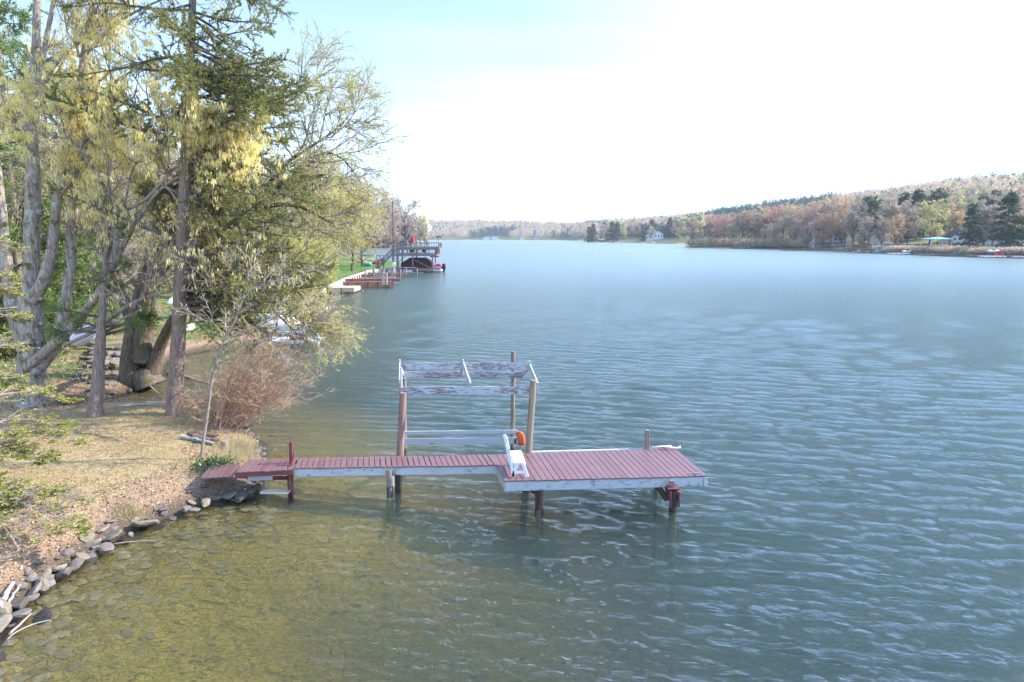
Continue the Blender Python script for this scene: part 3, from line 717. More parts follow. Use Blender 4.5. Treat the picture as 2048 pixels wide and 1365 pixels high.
def stem_mesh(mb, pts, r, k=12, rough=.04, seed=0, n=None):
    rg = np.random.default_rng(seed); p = curve(pts, n or len(pts) * 6); rr = np.interp(np.linspace(0, 1, len(p)), np.linspace(0, 1, len(r)), r)
    o = s0 = mb.n; mb.tubes(p[None], rr[None], k)
    v = mb.v[-1]; c = np.repeat(p, k, 0); d = v - c
    mb.v[-1] = c + d * (1 + rough * rg.normal(size=(len(v), 1)))
    return p, rr
M = dict(
  maple=m_bark('maple_bark', (.33, .27, .22), (.60, .52, .44), .8, .08, .05),
  pine=m_bark('pine_bark', (.26, .19, .145), (.44, .345, .28), 1.3),
  willow=m_bark('willow_bark', (.15, .11, .08), (.30, .23, .17), .9, .05),
  twig=m_plain('twig_bark', (.34, .27, .22), .8, .3, 2), twigd=m_plain('dark_twig', (.12, .09, .075), .8, .3, 2),
  sap=m_bark('sapling_bark', (.30, .26, .20), (.50, .45, .36), 2.0),
  catkin=m_leaf('catkins', [(.90, .76, .28), (.96, .86, .38), (.92, .78, .30), (.98, .92, .52)], .5),
  spruce=m_leaf('spruce_needles', [(.12, .17, .06), (.24, .28, .08), (.38, .38, .12), (.36, .29, .13), (.18, .24, .07)], .45),
  pineg=m_leaf('pine_needles', [(.08, .14, .04), (.16, .24, .06), (.25, .33, .09), (.36, .42, .14)], .4),
  hem=m_leaf('hemlock_needles', [(.16, .20, .04), (.34, .36, .08), (.50, .49, .12), (.62, .58, .18)], .4),
  willowl=m_leaf('willow_leaves', [(.55, .55, .14), (.70, .69, .20), (.80, .77, .30), (.62, .56, .22)], .55),
  yell=m_leaf('young_yellow_leaves', [(.66, .56, .18), (.76, .66, .26), (.58, .58, .16), (.72, .54, .22)], .55),
  bud=m_leaf('swelling_buds', [(.46, .32, .20), (.54, .42, .27), (.42, .34, .22)], .4),
)
def crown_obj(name, mb, mat, par, **k): return obj(name, mb, mat, par, **k)

# -- big maple with catkins: four leaning stems from one base
def big_maple():
    rg = np.random.default_rng(21)
    Yb = 27.5; b = A(60, 812, Yb); b[2] = H(b[0], b[1]) - .15
    t = thing('maple_tree', b, 'large multi-stemmed maple with grey bark, hung with yellow catkins, foremost big tree on the lawn', 'tree', 'trees on the left bank')
    mb = MB(); J = lambda px, py, y=Yb: A(px, py, y)
    base = [b + (0, 0, -.2), b + (0, 0, .35), J(62, 760), J(64, 700), J(62, 640), J(60, 590)]
    stem_mesh(mb, base, [.66, .56, .50, .50, .46, .43], 22, .035, 1, 44)
    st = []
    # A: the tallest, straight up;  B: springs from A at 580 leaning right;  C: from the base right side; D: low limb to the right; E: dark stem on the left
    SA = [J(60, 600), J(62, 540), J(64, 460), J(66, 400), J(65, 330), J(63, 270), J(66, 180), J(72, 90), J(74, -20), J(78, -140), J(80, -260)]
    SB = [J(66, 600, Yb - .25), J(88, 560, Yb - .4), J(105, 490, Yb - .5), J(112, 420, Yb - .5), J(128, 330, Yb - .6), J(148, 240, Yb - .6), J(165, 120, Yb - .7), J(180, 30, Yb - .8), J(196, -80, Yb - .9), J(215, -220, Yb - .9)]
    SC = [J(72, 740, Yb - .2), J(110, 690, Yb - .1), J(128, 620, Yb), J(140, 540, Yb + .1), J(143, 460, Yb + .2), J(152, 380, Yb + .3), J(163, 310, Yb + .3), J(172, 240, Yb + .3), J(170, 140, Yb + .4), J(185, 20, Yb + .4), J(200, -120, Yb + .5)]
    SD = [J(56, 735, Yb - .35), J(95, 700, Yb - .7), J(140, 660, Yb - 1.0), J(180, 610, Yb - 1.2), J(213, 560, Yb - 1.3), J(232, 490, Yb - 1.4), J(228, 430, Yb - 1.4), J(205, 370, Yb - 1.5), J(165, 305, Yb - 1.6), J(100, 230, Yb - 1.7), J(50, 90, Yb - 1.8)]
    SE = [J(48, 690, Yb + .3), J(24, 610, Yb + .5), J(12, 520, Yb + .6), J(0, 400, Yb + .7), J(-12, 300, Yb + .8), J(-30, 150, Yb + .9), J(-40, -50, Yb + 1)]
    SF = [J(150, 665, Yb - 1.0), J(200, 650, Yb - 1.3), J(260, 610, Yb - 1.5), J(330, 585, Yb - 1.7), J(420, 580, Yb - 2), J(520, 575, Yb - 2.2), J(590, 560, Yb - 2.4)]
    SG = [J(130, 690, Yb - .9), J(180, 668, Yb - 1.6), J(240, 640, Yb - 2.0), J(290, 615, Yb - 2.3)]
    SH_ = [J(222, 545, Yb - 1.3), J(270, 450, Yb - 1.5), J(320, 380, Yb - 1.7), J(380, 340, Yb - 1.8), J(450, 290, Yb - 2)]
    SI = [J(68, 200, Yb), J(90, 90, Yb - .2), J(110, -20, Yb - .3), J(120, -160, Yb - .4)]
    SJ = [J(240, 470, Yb - 1.4), J(270, 330, Yb - 1.8), J(330, 345, Yb - 2), J(400, 300, Yb - 2.2)]
    specs = [(SA, [.40, .34, .33, .32, .28, .25, .20, .17, .14, .10, .05]), (SB, [.30, .27, .22, .19, .17, .14, .12, .10, .07, .04]), (SC, [.34, .30, .25, .23, .22, .20, .18, .15, .12, .09, .04]),
             (SD, [.24, .22, .20, .17, .15, .13, .11, .09, .07, .05, .03]), (SE, [.34, .30, .26, .22, .18, .12, .06]), (SF, [.12, .10, .085, .07, .055, .04, .02]), (SG, [.09, .07, .05, .02]),
             (SH_, [.10, .085, .07, .05, .02]), (SI, [.13, .11, .08, .05]), (SJ, [.05, .045, .035, .02])]
    P0, R0 = [], []
    for q, (s_, r_) in enumerate(specs):
        r_ = [k * .86 for k in r_]
        p, r = stem_mesh(mb, s_, r_, 14 if r_[0] > .15 else 8, .03, q + 5, 40); P0.append(p); R0.append(r)
    # sawn stubs
    for px_, py_, y_, r_, dx in ((72, 744, Yb - .62, .14, .16), (58, 688, Yb - .55, .09, -.02), (43, 688, Yb - .5, .09, -.12), (83, 648, Yb - .3, .085, .18), (82, 598, Yb - .3, .08, .15), (80, 425, Yb - .1, .12, .2), (112, 440, Yb - .55, .10, .14), (105, 515, Yb - .5, .09, .1)):
        c_ = A(px_, py_, y_); mb.tube([c_ - (dx * .8, -.25, .06), c_, c_ + (dx * .25, -.10, .02)], [r_ * 1.15, r_ * 1.02, r_], 10)
    obj('trunk', mb, M['maple'], t, smooth=True)
    P0 = np.array(P0); R0 = np.array(R0)
    sel = np.array([1, 2, 3, 0, 5, 7, 9]); 
    Q0 = np.array([curve(q, 40) for q in ([J(165, 300, Yb - 1), J(220, 250, Yb - 1.2), J(290, 230, Yb - 1.4), J(370, 250, Yb - 1.5), J(430, 290, Yb - 1.6)], [J(150, 250, Yb - .6), J(210, 180, Yb - .6), J(290, 130, Yb - .7), J(370, 110, Yb - .8)],
        [J(170, 110, Yb), J(230, 50, Yb), J(300, 10, Yb), J(380, -20, Yb)], [J(228, 430, Yb - 1.4), J(290, 400, Yb - 1.6), J(360, 330, Yb - 1.8), J(440, 330, Yb - 2), J(460, 350, Yb - 2)], [J(66, 200, Yb), J(120, 120, Yb - .4), J(190, 60, Yb - .6), J(250, 20, Yb - .8)])])
    QR = np.linspace(.075, .015, 40)[None] * np.ones((len(Q0), 1)); mb.tubes(Q0, QR, 7) if False else None; P0 = np.concatenate([P0[sel], Q0]); R0 = np.concatenate([R0[sel], QR]); sel = np.arange(len(P0)); QB = (Q0, QR)
    P1, R1 = shoots(P0[sel], R0[sel], 150, (.35, 1), (30, 75), (1.6, 3.6), 9, rg, .10, .14, .5, .05, .008, bias=(.5, -.3, .2))
    P2, R2 = shoots(P1, R1, 1000, (.2, 1), (25, 65), (.7, 1.8), 7, rg, .06, .16, .6, .02, .005)
    P3, R3 = shoots(P2, R2, 4200, (.15, 1), (25, 60), (.25, .8), 4, rg, .02, .18, .6, .008, .004)
    mb = MB(); mb.tubes(*QB, 7); mb.tubes(P1, R1, 5); mb.tubes(P2, R2, 4); mb.tubes(P3, R3, 3)
    obj('branches', mb, M['twig'], t)
    # catkins: hanging tassels in loose bunches; most on the outer right of the crown
    pos, d = along(P3, 24000, rg, (.3, 1))
    px = 1024 + F * pos[:, 0] / (pos[:, 1] * CT); keep = rg.uniform(size=len(pos)) < np.clip(1.15 - np.abs(pos[:, 2] - 12.0) / 5.5, .08, 1)
    pos = pos[keep]; mb = MB()
    for k in range(3):
        q = pos + rg.normal(size=pos.shape) * .05; ax = nrm(np.stack([rg.normal(0, .16, len(q)), rg.normal(0, .16, len(q)), -np.ones(len(q))], 1))
        mb.cards(q, ax, rg.uniform(.10, .22, len(q)), rg.uniform(.025, .05, len(q)), rg)
    obj('catkins', mb, M['catkin'], t, label='hanging yellow catkins')
    return t

# -- conifers
def conifer(name, base, top, r, label, group, reach, z0, nb, nmat, bark, droop=-.10, seed=0, sec=26, card=(.16, .05), need=55000, ang=(75, 100), bend=None, bare=0.0, sidebias=None, twigmat='twigd', sub=.8, needle_ax=.7, shrink=.72, drawr=10, trunk_part=True):
    rg = np.random.default_rng(seed); base = np.asarray(base, float); top = np.asarray(top, float)
    t = thing(name, base, label, 'tree', group)
    mb = MB(); pts = [base + (0, 0, -.2), base + (0, 0, .3)] + [lerp(base, top, f) + (np.array(bend) * math.sin(math.pi * f) if bend is not None else 0) for f in (.12, .25, .4, .55, .7, .85, 1)]
    rr = [r * 1.5, r * 1.12, r, r * .88, r * .75, r * .6, r * .45, r * .28, r * .06]
    p, rad = stem_mesh(mb, pts, rr, 14, .03, seed, 50)
    obj('trunk', mb, M[bark], t, smooth=True)
    P0 = p[None]; R0 = rad[None]
    hh = top[2] - base[2]; t0 = (z0 - base[2]) / hh
    P1, R1 = shoots(P0, R0, nb, (max(t0, .05), .985), ang, (reach * .65, reach), 10, rg, droop, .06, .35, .07, .008, bias=sidebias, shrink=shrink)
    n2 = nb * sec
    P2, R2 = shoots(P1, R1, n2, (.18 + bare, 1), (35, 70), (sub * .5, sub), 6, rg, droop * .8, .10, .5, .012, .004, bias=(0, 0, 0), shrink=.5)
    mb = MB(); mb.tubes(P1, R1, 5); mb.tubes(P2, R2, 3); obj('branches', mb, M[twigmat], t)
    pos, d = along(P2, need, rg, (.1, 1)); pos2, d2 = along(P1, need // 6, rg, (.35 + bare, 1)); pos = np.concatenate([pos, pos2]); d = np.concatenate([d, d2])
    # needles thin out in patches
    k = cheap_noise(pos[:, 0] * 2.2, pos[:, 1] * 2.2 + pos[:, 2] * 2.6, 1.0, seed); keep = k > -.35 + rg.normal(0, .25, len(k)); pos, d = pos[keep], d[keep]
    ax = nrm(d * needle_ax + rg.normal(size=d.shape) * .45 + np.array((0, 0, .1)))
    mb = MB(); mb.cards(pos, ax, rg.uniform(card[0] * .6, card[0] * 1.2, len(pos)), rg.uniform(card[1] * .6, card[1] * 1.2, len(pos)), rg)
    obj('crown', mb, M[nmat], t)
    return t
def broadleaf(name, base, stems, label, group, spec, seed, lmat=None, bark='willow', twig='twig', leaf=(0, .1, .04), hang=0., smooth=True, leafname='leaves', cat='tree', lt=(.2, 1), k3=3):
    """stems: list of (points, radii); spec: list of (count, ang, length, grav, wander, r0, rmax, t, n, bias)"""
    rg = np.random.default_rng(seed); t = thing(name, base, label, cat, group)
    mb = MB(); P0, R0 = [], []
    for q, (s_, r_) in enumerate(stems):
        p, r = stem_mesh(mb, s_, r_, 12 if r_[0] > .12 else 8, .035, seed + q, 30); P0.append(p); R0.append(r)
    obj('trunk', mb, M[bark], t, smooth=True)
    P, R = np.array(P0), np.array(R0); mb = MB(); nl = len(spec)
    for q, (cnt, ang, ln, gr, wa, r0, rm, tt, n, bias) in enumerate(spec):
        P, R = shoots(P, R, cnt, tt, ang, ln, n, rg, gr, wa, r0, rm, .004 if q == nl - 1 else .007, bias)
        mb.tubes(P, R, 5 if q == 0 else (4 if q < nl - 1 else k3))
    obj('branches', mb, M[twig], t)
    if lmat and leaf[0]:
        pos, d = along(P, leaf[0], rg, lt)
        ax = nrm(d * .5 + rg.normal(size=d.shape) * .6 + np.array((0, 0, hang)))
        mb = MB(); mb.cards(pos, ax, rg.uniform(leaf[1] * .6, leaf[1] * 1.3, len(pos)), rg.uniform(leaf[2] * .6, leaf[2] * 1.3, len(pos)), rg)
        obj(leafname, mb, M[lmat], t)
    return t
def gb(px, py, z=.75):
    g_ = G(px, py, z); z2 = H(g_[0], g_[1]); g_ = G(px, py, z2); g_[2] = H(g_[0], g_[1]); return g_

GRP = 'trees on the left bank'
maple = big_maple()
b = gb(350, 830); tp = A(404, -430, b[1])
conifer('spruce_tree', b, tp, .27, 'tall sparse olive green spruce rising from the lawn edge over the water', GRP, 6.1, 7.6, 150, 'spruce', 'pine', .006, 5, 26, (.14, .042), 170000, (72, 120), bare=-.06, sub=1.2, shrink=.50, sidebias=(.85, .38, 0), twigmat='twigd')
b = gb(192, 833); tp = A(214, 450, b[1] + .3)
conifer('pine_tree', b, tp, .24, 'slim pine trunk between the big maple and the spruce, few green tufts', GRP, 2.6, 4.3, 22, 'pineg', 'pine', .0, 9, 14, (.20, .03), 5000, (60, 95), bare=.4, sub=.7, sidebias=(0, .8, 0))
# willow with several leaning stems at the inlet mouth
W = 33.5; b = A(285, 768, W); b[2] = H(b[0], b[1]) - .1
J = lambda px, py, y=W: A(px, py, y)
wst = [([J(300, 772), J(285, 730), J(290, 640), J(300, 560), J(330, 480), J(420, 425, W - 1), J(520, 390, W - 2), J(580, 365, W - 3), J(650, 350, W - 3.5)], [.75, .50, .42, .36, .30, .22, .16, .11, .05]),
       ([J(262, 770), J(262, 700), J(275, 620), J(300, 520), J(330, 420), J(380, 350), J(440, 290), J(520, 240), J(600, 190)], [.6, .42, .36, .30, .25, .2, .15, .10, .05]),
       ([J(300, 765), J(318, 700), J(360, 620, W - 1), J(440, 560, W - 2), J(500, 545, W - 3), J(560, 595, W - 4), J(595, 640, W - 4)], [.4, .28, .2, .16, .12, .08, .03]),
       ([J(300, 560), J(350, 520, W - 1), J(420, 480, W - 2.5), J(480, 440, W - 3), J(540, 412, W - 3.5), J(600, 415, W - 4), J(660, 445, W - 4)], [.26, .22, .18, .14, .10, .07, .03]),
       ([J(520, 390, W - 2), J(570, 330, W - 2.5), J(620, 295, W - 3), J(665, 265, W - 3), J(700, 230, W - 3)], [.10, .085, .06, .04, .02]),
       ([J(600, 360, W - 3), J(640, 310, W - 3), J(680, 315, W - 3), J(712, 350, W - 3)], [.09, .07, .04, .02]),
       ([J(440, 560, W - 2), J(500, 590, W - 3.5), J(550, 625, W - 4.5), J(595, 670, W - 5)], [.11, .08, .05, .02]), ([J(520, 545, W - 3), J(570, 565, W - 4), J(605, 595, W - 5), J(625, 635, W - 5)], [.10, .07, .04, .02]),
       ([J(520, 240), J(580, 190), J(630, 160), J(670, 135)], [.10, .07, .04, .02]),
       ([J(262, 640), J(230, 540, W + .5), J(215, 420, W + 1), J(190, 300, W + 1), J(150, 200, W + 1.5)], [.30, .24, .2, .14, .06]),
       ([J(330, 470), J(260, 330, W), J(150, 260, W), J(100, 285, W), J(60, 330, W)], [.18, .14, .1, .07, .03])]
wlw = broadleaf('willow_tree', b, wst, 'huge many-stemmed willow leaning out over the inlet with fine yellow-green twigs', GRP,
    [(170, (25, 75), (1.6, 4.2), .02, .12, .5, .06, (.30, 1), 9, (.6, -.2, .1)), (1500, (20, 60), (.9, 2.4), -.05, .12, .55, .02, (.15, 1), 7, None), (7000, (15, 50), (.4, 1.1), -.12, .14, .6, .008, (.15, 1), 4, None)],
    31, 'willowl', 'willow', 'twig', (66000, .11, .033), -.35)
# ---------------------------------------------------------------- more trees of the left bank, from a few grown ones
def std_tree(name, h, spread, label, group, lmat, seed, leaf, twigc=(60, 520, 3600), bark='willow', twig='twig', base=None, r=.24, fork=3, hang=0., upright=.10, low=.28):
    rg = np.random.default_rng(seed + 100); b = np.array((0, 0, 0.)) if base is None else np.asarray(base, float)
    st = []; tp = b + (rg.normal(0, .5), rg.normal(0, .5), h * .95)
    st.append(([b + (0, 0, -.3), b + (0, 0, .4)] + [lerp(b, tp, f) + rg.normal(0, .012 * h, 3) for f in (.15, .3, .45, .6, .8)] + [tp], [r * 1.4, r * 1.1, r, r * .9, r * .75, r * .55, r * .3, r * .06]))
    for k in range(fork):
        a = k * 2.4 + rg.uniform(0, 1); f0 = rg.uniform(low, .5); s0 = lerp(b, tp, f0); e = s0 + np.array((math.cos(a) * spread * .55, math.sin(a) * spread * .55, h * rg.uniform(.28, .5)))
        m1 = lerp(s0, e, .35) + np.array((math.cos(a), math.sin(a), 0)) * spread * .1
        st.append(([s0, m1, lerp(s0, e, .7) + (0, 0, .3), e], [r * .6, r * .45, r * .3, r * .05]))
    c1, c2, c3 = twigc; q = h / 16
    return broadleaf(name, b, st, label, group, [(c1, (28, 70), (spread * .35, spread * .75), upright, .10, .5, .10 * q, (low, 1), 8, None), (c2, (20, 60), (1.1 * q, 2.5 * q), upright * .6, .12, .55, .03, (.12, 1), 6, None), (c3, (15, 50), (.5 * q, 1.2 * q), .02, .14, .6, .012, (.12, 1), 4, None)], seed, lmat, bark, twig, leaf, hang)
PT = {}
M['bare'] = m_plain('bare_twigs', (.38, .30, .25), .85, .25, 1.5); M['barep'] = m_plain('mauve_twigs', (.30, .22, .22), .85, .2, 1.5)
LB = 'trees on the left bank'
def bp_(px, Y):
    x = (px - 1024) / F * Y * (CT + (682.5 - 560) / F * ST) ** 0 ; x = A(px, 560, Y)[0]; return np.array((x, Y, H(x, Y) - .1))
b = bp_(150, 47)
PT['bare'] = std_tree('bare_tree', 15, 5.5, 'pale bare tree just behind the forked maple', LB, 'bud', 51, (5000, .10, .05), base=b, twig='bare')
b = bp_(640, 98)
PT['yel'] = std_tree('leafing_tree', 19, 7.0, 'tall tree in thin yellow leaf behind the wooden docks', LB, 'yell', 52, (20000, .20, .11), base=b, twig='bare', low=.2)
b = bp_(600, 70)
PT['wil'] = std_tree('young_willow', 9, 4.6, 'bright yellow-green young willow at the water edge right of the white dock', LB, 'willowl', 53, (30000, .15, .05), (60, 700, 4200), base=b, twig='twig', r=.16, low=.08, hang=-.3)
b = bp_(35, 39)
PT['pine'] = conifer('white_pine', b, b + (.3, .2, 20), .26, 'bushy green pine behind the maple at the left edge of the photo', LB, 5.0, b[2] + 1.6, 110, 'pineg', 'pine', .012, 61, 20, (.30, .07), 42000, (70, 95), sub=1.1, shrink=.6, needle_ax=.35)
FAM = {k: family(v) for k, v in PT.items()}
def put(k, px, Y, sc, rz, label, group=LB, mats=None, **kw):
    c = copy_tree(PT[k], bp_(px, Y), rz, sc, label, group, mats, FAM[k]); return c
yl = {'leaves': M['yell']}; bd = {'leaves': M['bud']}; gr = {'leaves': M['willowl']}
for a in [('pine', 118, 46, .95, 1.0, 'green pine between the first two stems of the maple'), ('pine', -40, 44, 1.05, 2.0, 'green pine cut off by the left edge, behind the dark maple stem'),
          ('pine', 190, 62, 1.0, 3.3, 'hazy green pine seen over the low limb of the maple'), ('pine', 20, 60, 1.1, 4.1, 'tall pine in the second row at the left edge'), ('pine', 285, 78, 1.0, .4, 'dark green pine behind the fork of the willow'),
          ('bare', 235, 56, 1.1, 1.3, 'bare tree behind the slim pine trunk'), ('bare', 300, 64, 1.15, 2.2, 'bare tree behind the willow trunks'), ('bare', 90, 72, 1.3, .7, 'bare tree on the high bank behind the pines'),
          ('bare', 20, 82, 1.3, 5.7, 'bare tree on the high bank at the far left'), ('bare', 395, 72, 1.2, 3.1, 'bare tree behind the spruce trunk'), ('bare', 170, 90, 1.4, 3.9, 'tall bare tree far back behind the maple'),
          ('bare', 455, 86, 1.3, 4.4, 'bare tree behind the dark-roofed boathouse'), ('bare', 520, 100, 1.35, 5.2, 'bare tree behind the white dock, second row'), ('bare', 350, 100, 1.4, 1.9, 'tall bare tree far behind the willow fork')]:
    put(a[0], *a[1:5], a[5])
for a in [('yel', 560, 112, 1.05, 1.0, 'yellow leafing tree behind the young willows', None), ('yel', 470, 108, 1.0, 2.4, 'yellowish leafing tree far behind the boathouse', None), ('yel', 705, 141, 1.22, 3.6, 'tallest leafing tree on the green lawn by the stairs', None),
          ('yel', 668, 150, 1.25, 4.4, 'leafing tree at the back of the green lawn, beside the tallest one', bd), ('yel', 725, 158, .95, 5.3, 'yellow-green tree at the outer end of the lawn', None), ('yel', 620, 135, 1.1, .3, 'orange-tinged leafing tree behind the wooden docks', bd),
          ('yel', 380, 92, 1.0, 2.9, 'yellow leafing tree glimpsed through the spruce', None), ('yel', 270, 96, 1.1, 4.9, 'pale yellow tree showing above the willow fork', None), ('yel', 120, 100, 1.1, .9, 'pale yellow tree high behind the maple crown', None)]:
    put(a[0], *a[1:5], a[5], mats=a[6])
for a in [('wil', 550, 62, .85, 1.2, 'small yellow-green willow behind the white dock railing'), ('wil', 640, 84, .8, 2.7, 'yellow-green willow beside the pale wooden dock'), ('wil', 500, 74, .9, 4.0, 'yellow-green willow between boathouse and water'), ('wil', 655, 104, .7, 5.0, 'rounded yellow-green shrub willow at the lawn edge')]:
    put(a[0], *a[1:5], a[5])

# near hemlock, its boughs reaching in from the left; low boughs brush the grass
b = np.array((-12.9, 15.6, 0)); b[2] = H(b[0], b[1]) - .1
hm = thing('hemlock_tree', b, 'young hemlock whose yellow-green boughs reach in from the left edge', 'tree')
rg = np.random.default_rng(77); mb = MB(); p, rad = stem_mesh(mb, [b + (0, 0, -.2), b + (0, 0, 1), b + (.1, 0, 3), b + (.1, .1, 5.5), b + (.2, .1, 8)], [.2, .16, .13, .08, .02], 10, .03, 3, 30); obj('trunk', mb, M['pine'], hm, smooth=True)
Ps = []
for (px, py, Y, k) in [(150, 805, 17.2, .0), (60, 790, 17.6, 0), (120, 850, 16.8, 0), (158, 885, 16.4, 0), (110, 930, 15.9, 0), (60, 915, 16.2, 0), (178, 1005, 15.2, 0), (120, 1040, 14.9, 0), (90, 1075, 14.3, 0), (160, 1065, 14.4, 0), (40, 700, 16.9, 0), (36, 640, 16.9, 0), (28, 590, 17, 0), (34, 500, 17, 0), (20, 560, 17, 0), (30, 760, 17, 0), (20, 1010, 14.9, 0), (40, 1100, 13.9, 0)]:
    e = A(px, py, Y); gz = H(e[0], e[1]); e[2] = max(e[2], gz + .1); s0 = np.array((b[0], b[1], max(b[2] + .25, e[2] + rg.uniform(.0, .5))))
    mid = lerp(s0, e, .5) + (0, 0, .18 + rg.uniform(0, .1)); Ps.append(curve([s0, mid, e], 14))
P1 = np.array(Ps); R1 = np.linspace(.035, .006, 14)[None] * np.ones((len(Ps), 1))
P2, R2 = shoots(P1, R1, 520, (.10, 1), (35, 60), (.45, 1.1), 8, rg, -.01, .05, .5, .012, .004, bias=None, shrink=.65)
P2[:, :, 2] = P2[:, :1, 2] + (P2[:, :, 2] - P2[:, :1, 2]) * .30
P3, R3 = shoots(P2, R2, 5200, (.10, 1), (35, 60), (.12, .36), 4, rg, -.01, .06, .5, .006, .003, shrink=.6)
P3[:, :, 2] = P3[:, :1, 2] + (P3[:, :, 2] - P3[:, :1, 2]) * .35
for q in range(len(P1)): mb = MB(); mb.tube(P1[q], R1[q], 6); obj('bough', mb, M['twig'], hm)
mb = MB(); mb.tubes(P2, R2, 4); mb.tubes(P3, R3, 3); obj('twigs', mb, M['twig'], hm)
pos, d = along(P3, 90000, rg, (.1, 1)); s_ = nrm(np.cross(d, (0, 0, 1))) * np.where(rg.uniform(size=(len(d), 1)) > .5, 1, -1)
k = cheap_noise(pos[:, 0] * 3, pos[:, 1] * 3, 1, 4) > np.where(pos[:, 2] < 1.9, .15, -.25) + rg.normal(0, .3, len(pos)); pos, d, s_ = pos[k], d[k], s_[k]
mb = MB(); mb.cards(pos, nrm(d * .7 + s_ * .8 + rg.normal(size=d.shape) * .25 + (0, 0, .15)), rg.uniform(.04, .085, len(pos)), rg.uniform(.018, .034, len(pos)), rg); obj('crown', mb, M['hem'], hm)

# slender sapling by the ramp
b = gb(398, 968, .8); Y0 = b[1]; J = lambda px, py, y=Y0: A(px, py, y)
sap = broadleaf('sapling_tree', b, [([b + (0, 0, -.1), J(397, 950), J(407, 880), J(416, 820), J(424, 760), J(437, 710), J(448, 680), J(470, 640), J(488, 590), J(500, 545), J(508, 500)], [.075, .055, .05, .047, .044, .04, .036, .028, .02, .012, .005]),
    ([J(436, 728), J(470, 715), J(520, 712), J(580, 708), J(640, 712), J(700, 722)], [.022, .018, .015, .011, .008, .003]), ([J(440, 715), J(480, 695), J(540, 680), J(600, 660), J(650, 630), J(690, 600)], [.022, .018, .014, .010, .007, .003]),
    ([J(450, 680), J(500, 660), J(560, 630), J(620, 590)], [.018, .014, .009, .003]), ([J(452, 678), J(430, 650), J(400, 632), J(350, 628)], [.015, .011, .007, .003]), ([J(436, 732), J(470, 735), J(520, 740)], [.014, .009, .003]), ([J(486, 600), J(520, 570), J(580, 545), J(650, 530)], [.015, .011, .007, .003])],
    'thin leaning sapling with a bare pale stem beside the dock ramp', None, [(70, (25, 60), (.3, 1.1), .03, .10, .5, .01, (.35, 1), 7, None), (330, (20, 60), (.15, .5), .02, .12, .5, .006, (.1, 1), 5, None)], 91, 'willowl', 'sap', 'bare', (900, .05, .025))
# orange-brown twiggy bush on the point
b = gb(455, 850, .5); rg = np.random.default_rng(17); bush = thing('dogwood_bush', b, 'bare twiggy shrub with orange buds leaning over the water at the point', 'bush')
n = 230; th = rg.normal(.25, .85, n); base = b + np.stack([rg.normal(0, .35, n), rg.normal(.3, .8, n), np.zeros(n) - .05], 1); d = nrm(np.stack([.50 + .45 * rg.normal(size=n), rg.normal(0, .45, n), rg.uniform(.7, 1.6, n)], 1))
L = rg.uniform(1.8, 4.3, n); pts = [base]
for k in range(8): pts.append(pts[-1] + d * (L / 8)[:, None]); d = nrm(d + rg.normal(size=d.shape) * .09 + (0.03, 0, -.02))
P1 = np.stack(pts, 1); R1 = rg.uniform(.010, .018, n)[:, None] * np.linspace(1, .25, 9)[None]
P2, R2 = shoots(P1, R1, 2200, (.2, 1), (20, 50), (.3, 1.0), 6, rg, .02, .1, .6, .006, .003)
P3, R3 = shoots(P2, R2, 6500, (.2, 1), (20, 60), (.1, .4), 4, rg, .02, .12, .6, .004, .0022)
M['reds'] = m_plain('reddish_stems', (.42, .275, .19), .7, .3, 2); M['obud'] = m_leaf('orange_buds', [(.66, .40, .14), (.74, .50, .18), (.56, .46, .18)], .4)
mb = MB(); mb.tubes(P1, R1, 5); mb.tubes(P2, R2, 3); mb.tubes(P3, R3, 3); obj('stems', mb, M['reds'], bush)
pos, d = along(P3, 7000, rg, (.4, 1)); mb = MB(); mb.cards(pos, nrm(d + rg.normal(size=d.shape) * .4), .045, .024, rg); obj('buds', mb, M['obud'], bush)

# low evergreen shrub under the ramp
b = gb(436, 972, .5); rg = np.random.default_rng(5); n = 900; q = b + rg.normal(size=(n, 3)) * (.28, .22, .10) + (0, -.15, .15)
mb = MB(); mb.cards(q, nrm(rg.normal(size=(n, 3)) + (0, 0, .8)), rg.uniform(.07, .12, n), rg.uniform(.03, .05, n), rg)
M['ever'] = m_leaf('glossy_evergreen_leaves', [(.03, .07, .02), (.06, .12, .03), (.10, .16, .05)], .2, .35, .5)
t = thing('evergreen_shrub', b, 'small glossy evergreen shrub tucked under the dock ramp', 'shrub'); obj('leaves', mb, M['ever'], t)
mb = MB(); st_ = [[b + (rg.normal(0, .1), rg.normal(0, .08), 0), b + (rg.normal(0, .3), rg.normal(-.1, .2), .25)] for _ in range(14)]
for s_ in st_: mb.tube(s_, .008, 4)
obj('stems', mb, M['twigd'], t)

# ---------------------------------------------------------------- stones along the water
def rock_mesh(seed, flat=.55):
    rg = np.random.default_rng(seed); bm = bmesh.new(); bmesh.ops.create_icosphere(bm, subdivisions=2, radius=.5)
    pl = [(nrm(rg.normal(size=3)), rg.uniform(.26, .42)) for _ in range(9)] + [(np.array((0, 0, 1.)), rg.uniform(.22, .34))]
    for v in bm.verts:
        c = np.array(v.co)
        for n_, d_ in pl:
            e = c @ n_ - d_
            if e > 0: c = c - n_ * e
        v.co = Vector(c * (1, 1, flat) + rg.normal(0, .008, 3))
    me = bpy.data.meshes.new('shore_stone'); bm.to_mesh(me); bm.free(); me.polygons.foreach_set('use_smooth', np.zeros(len(me.polygons), bool)); return me
STM = m_stone('shore_rock', [(.13, .105, .09), (.20, .165, .14), (.16, .13, .115), (.27, .225, .175), (.15, .137, .135), (.28, .23, .155), (.10, .08, .07)])
RM = [rock_mesh(s_, .5 + .12 * (s_ % 4)) for s_ in range(12)]
for r_ in RM: r_.materials.append(STM)
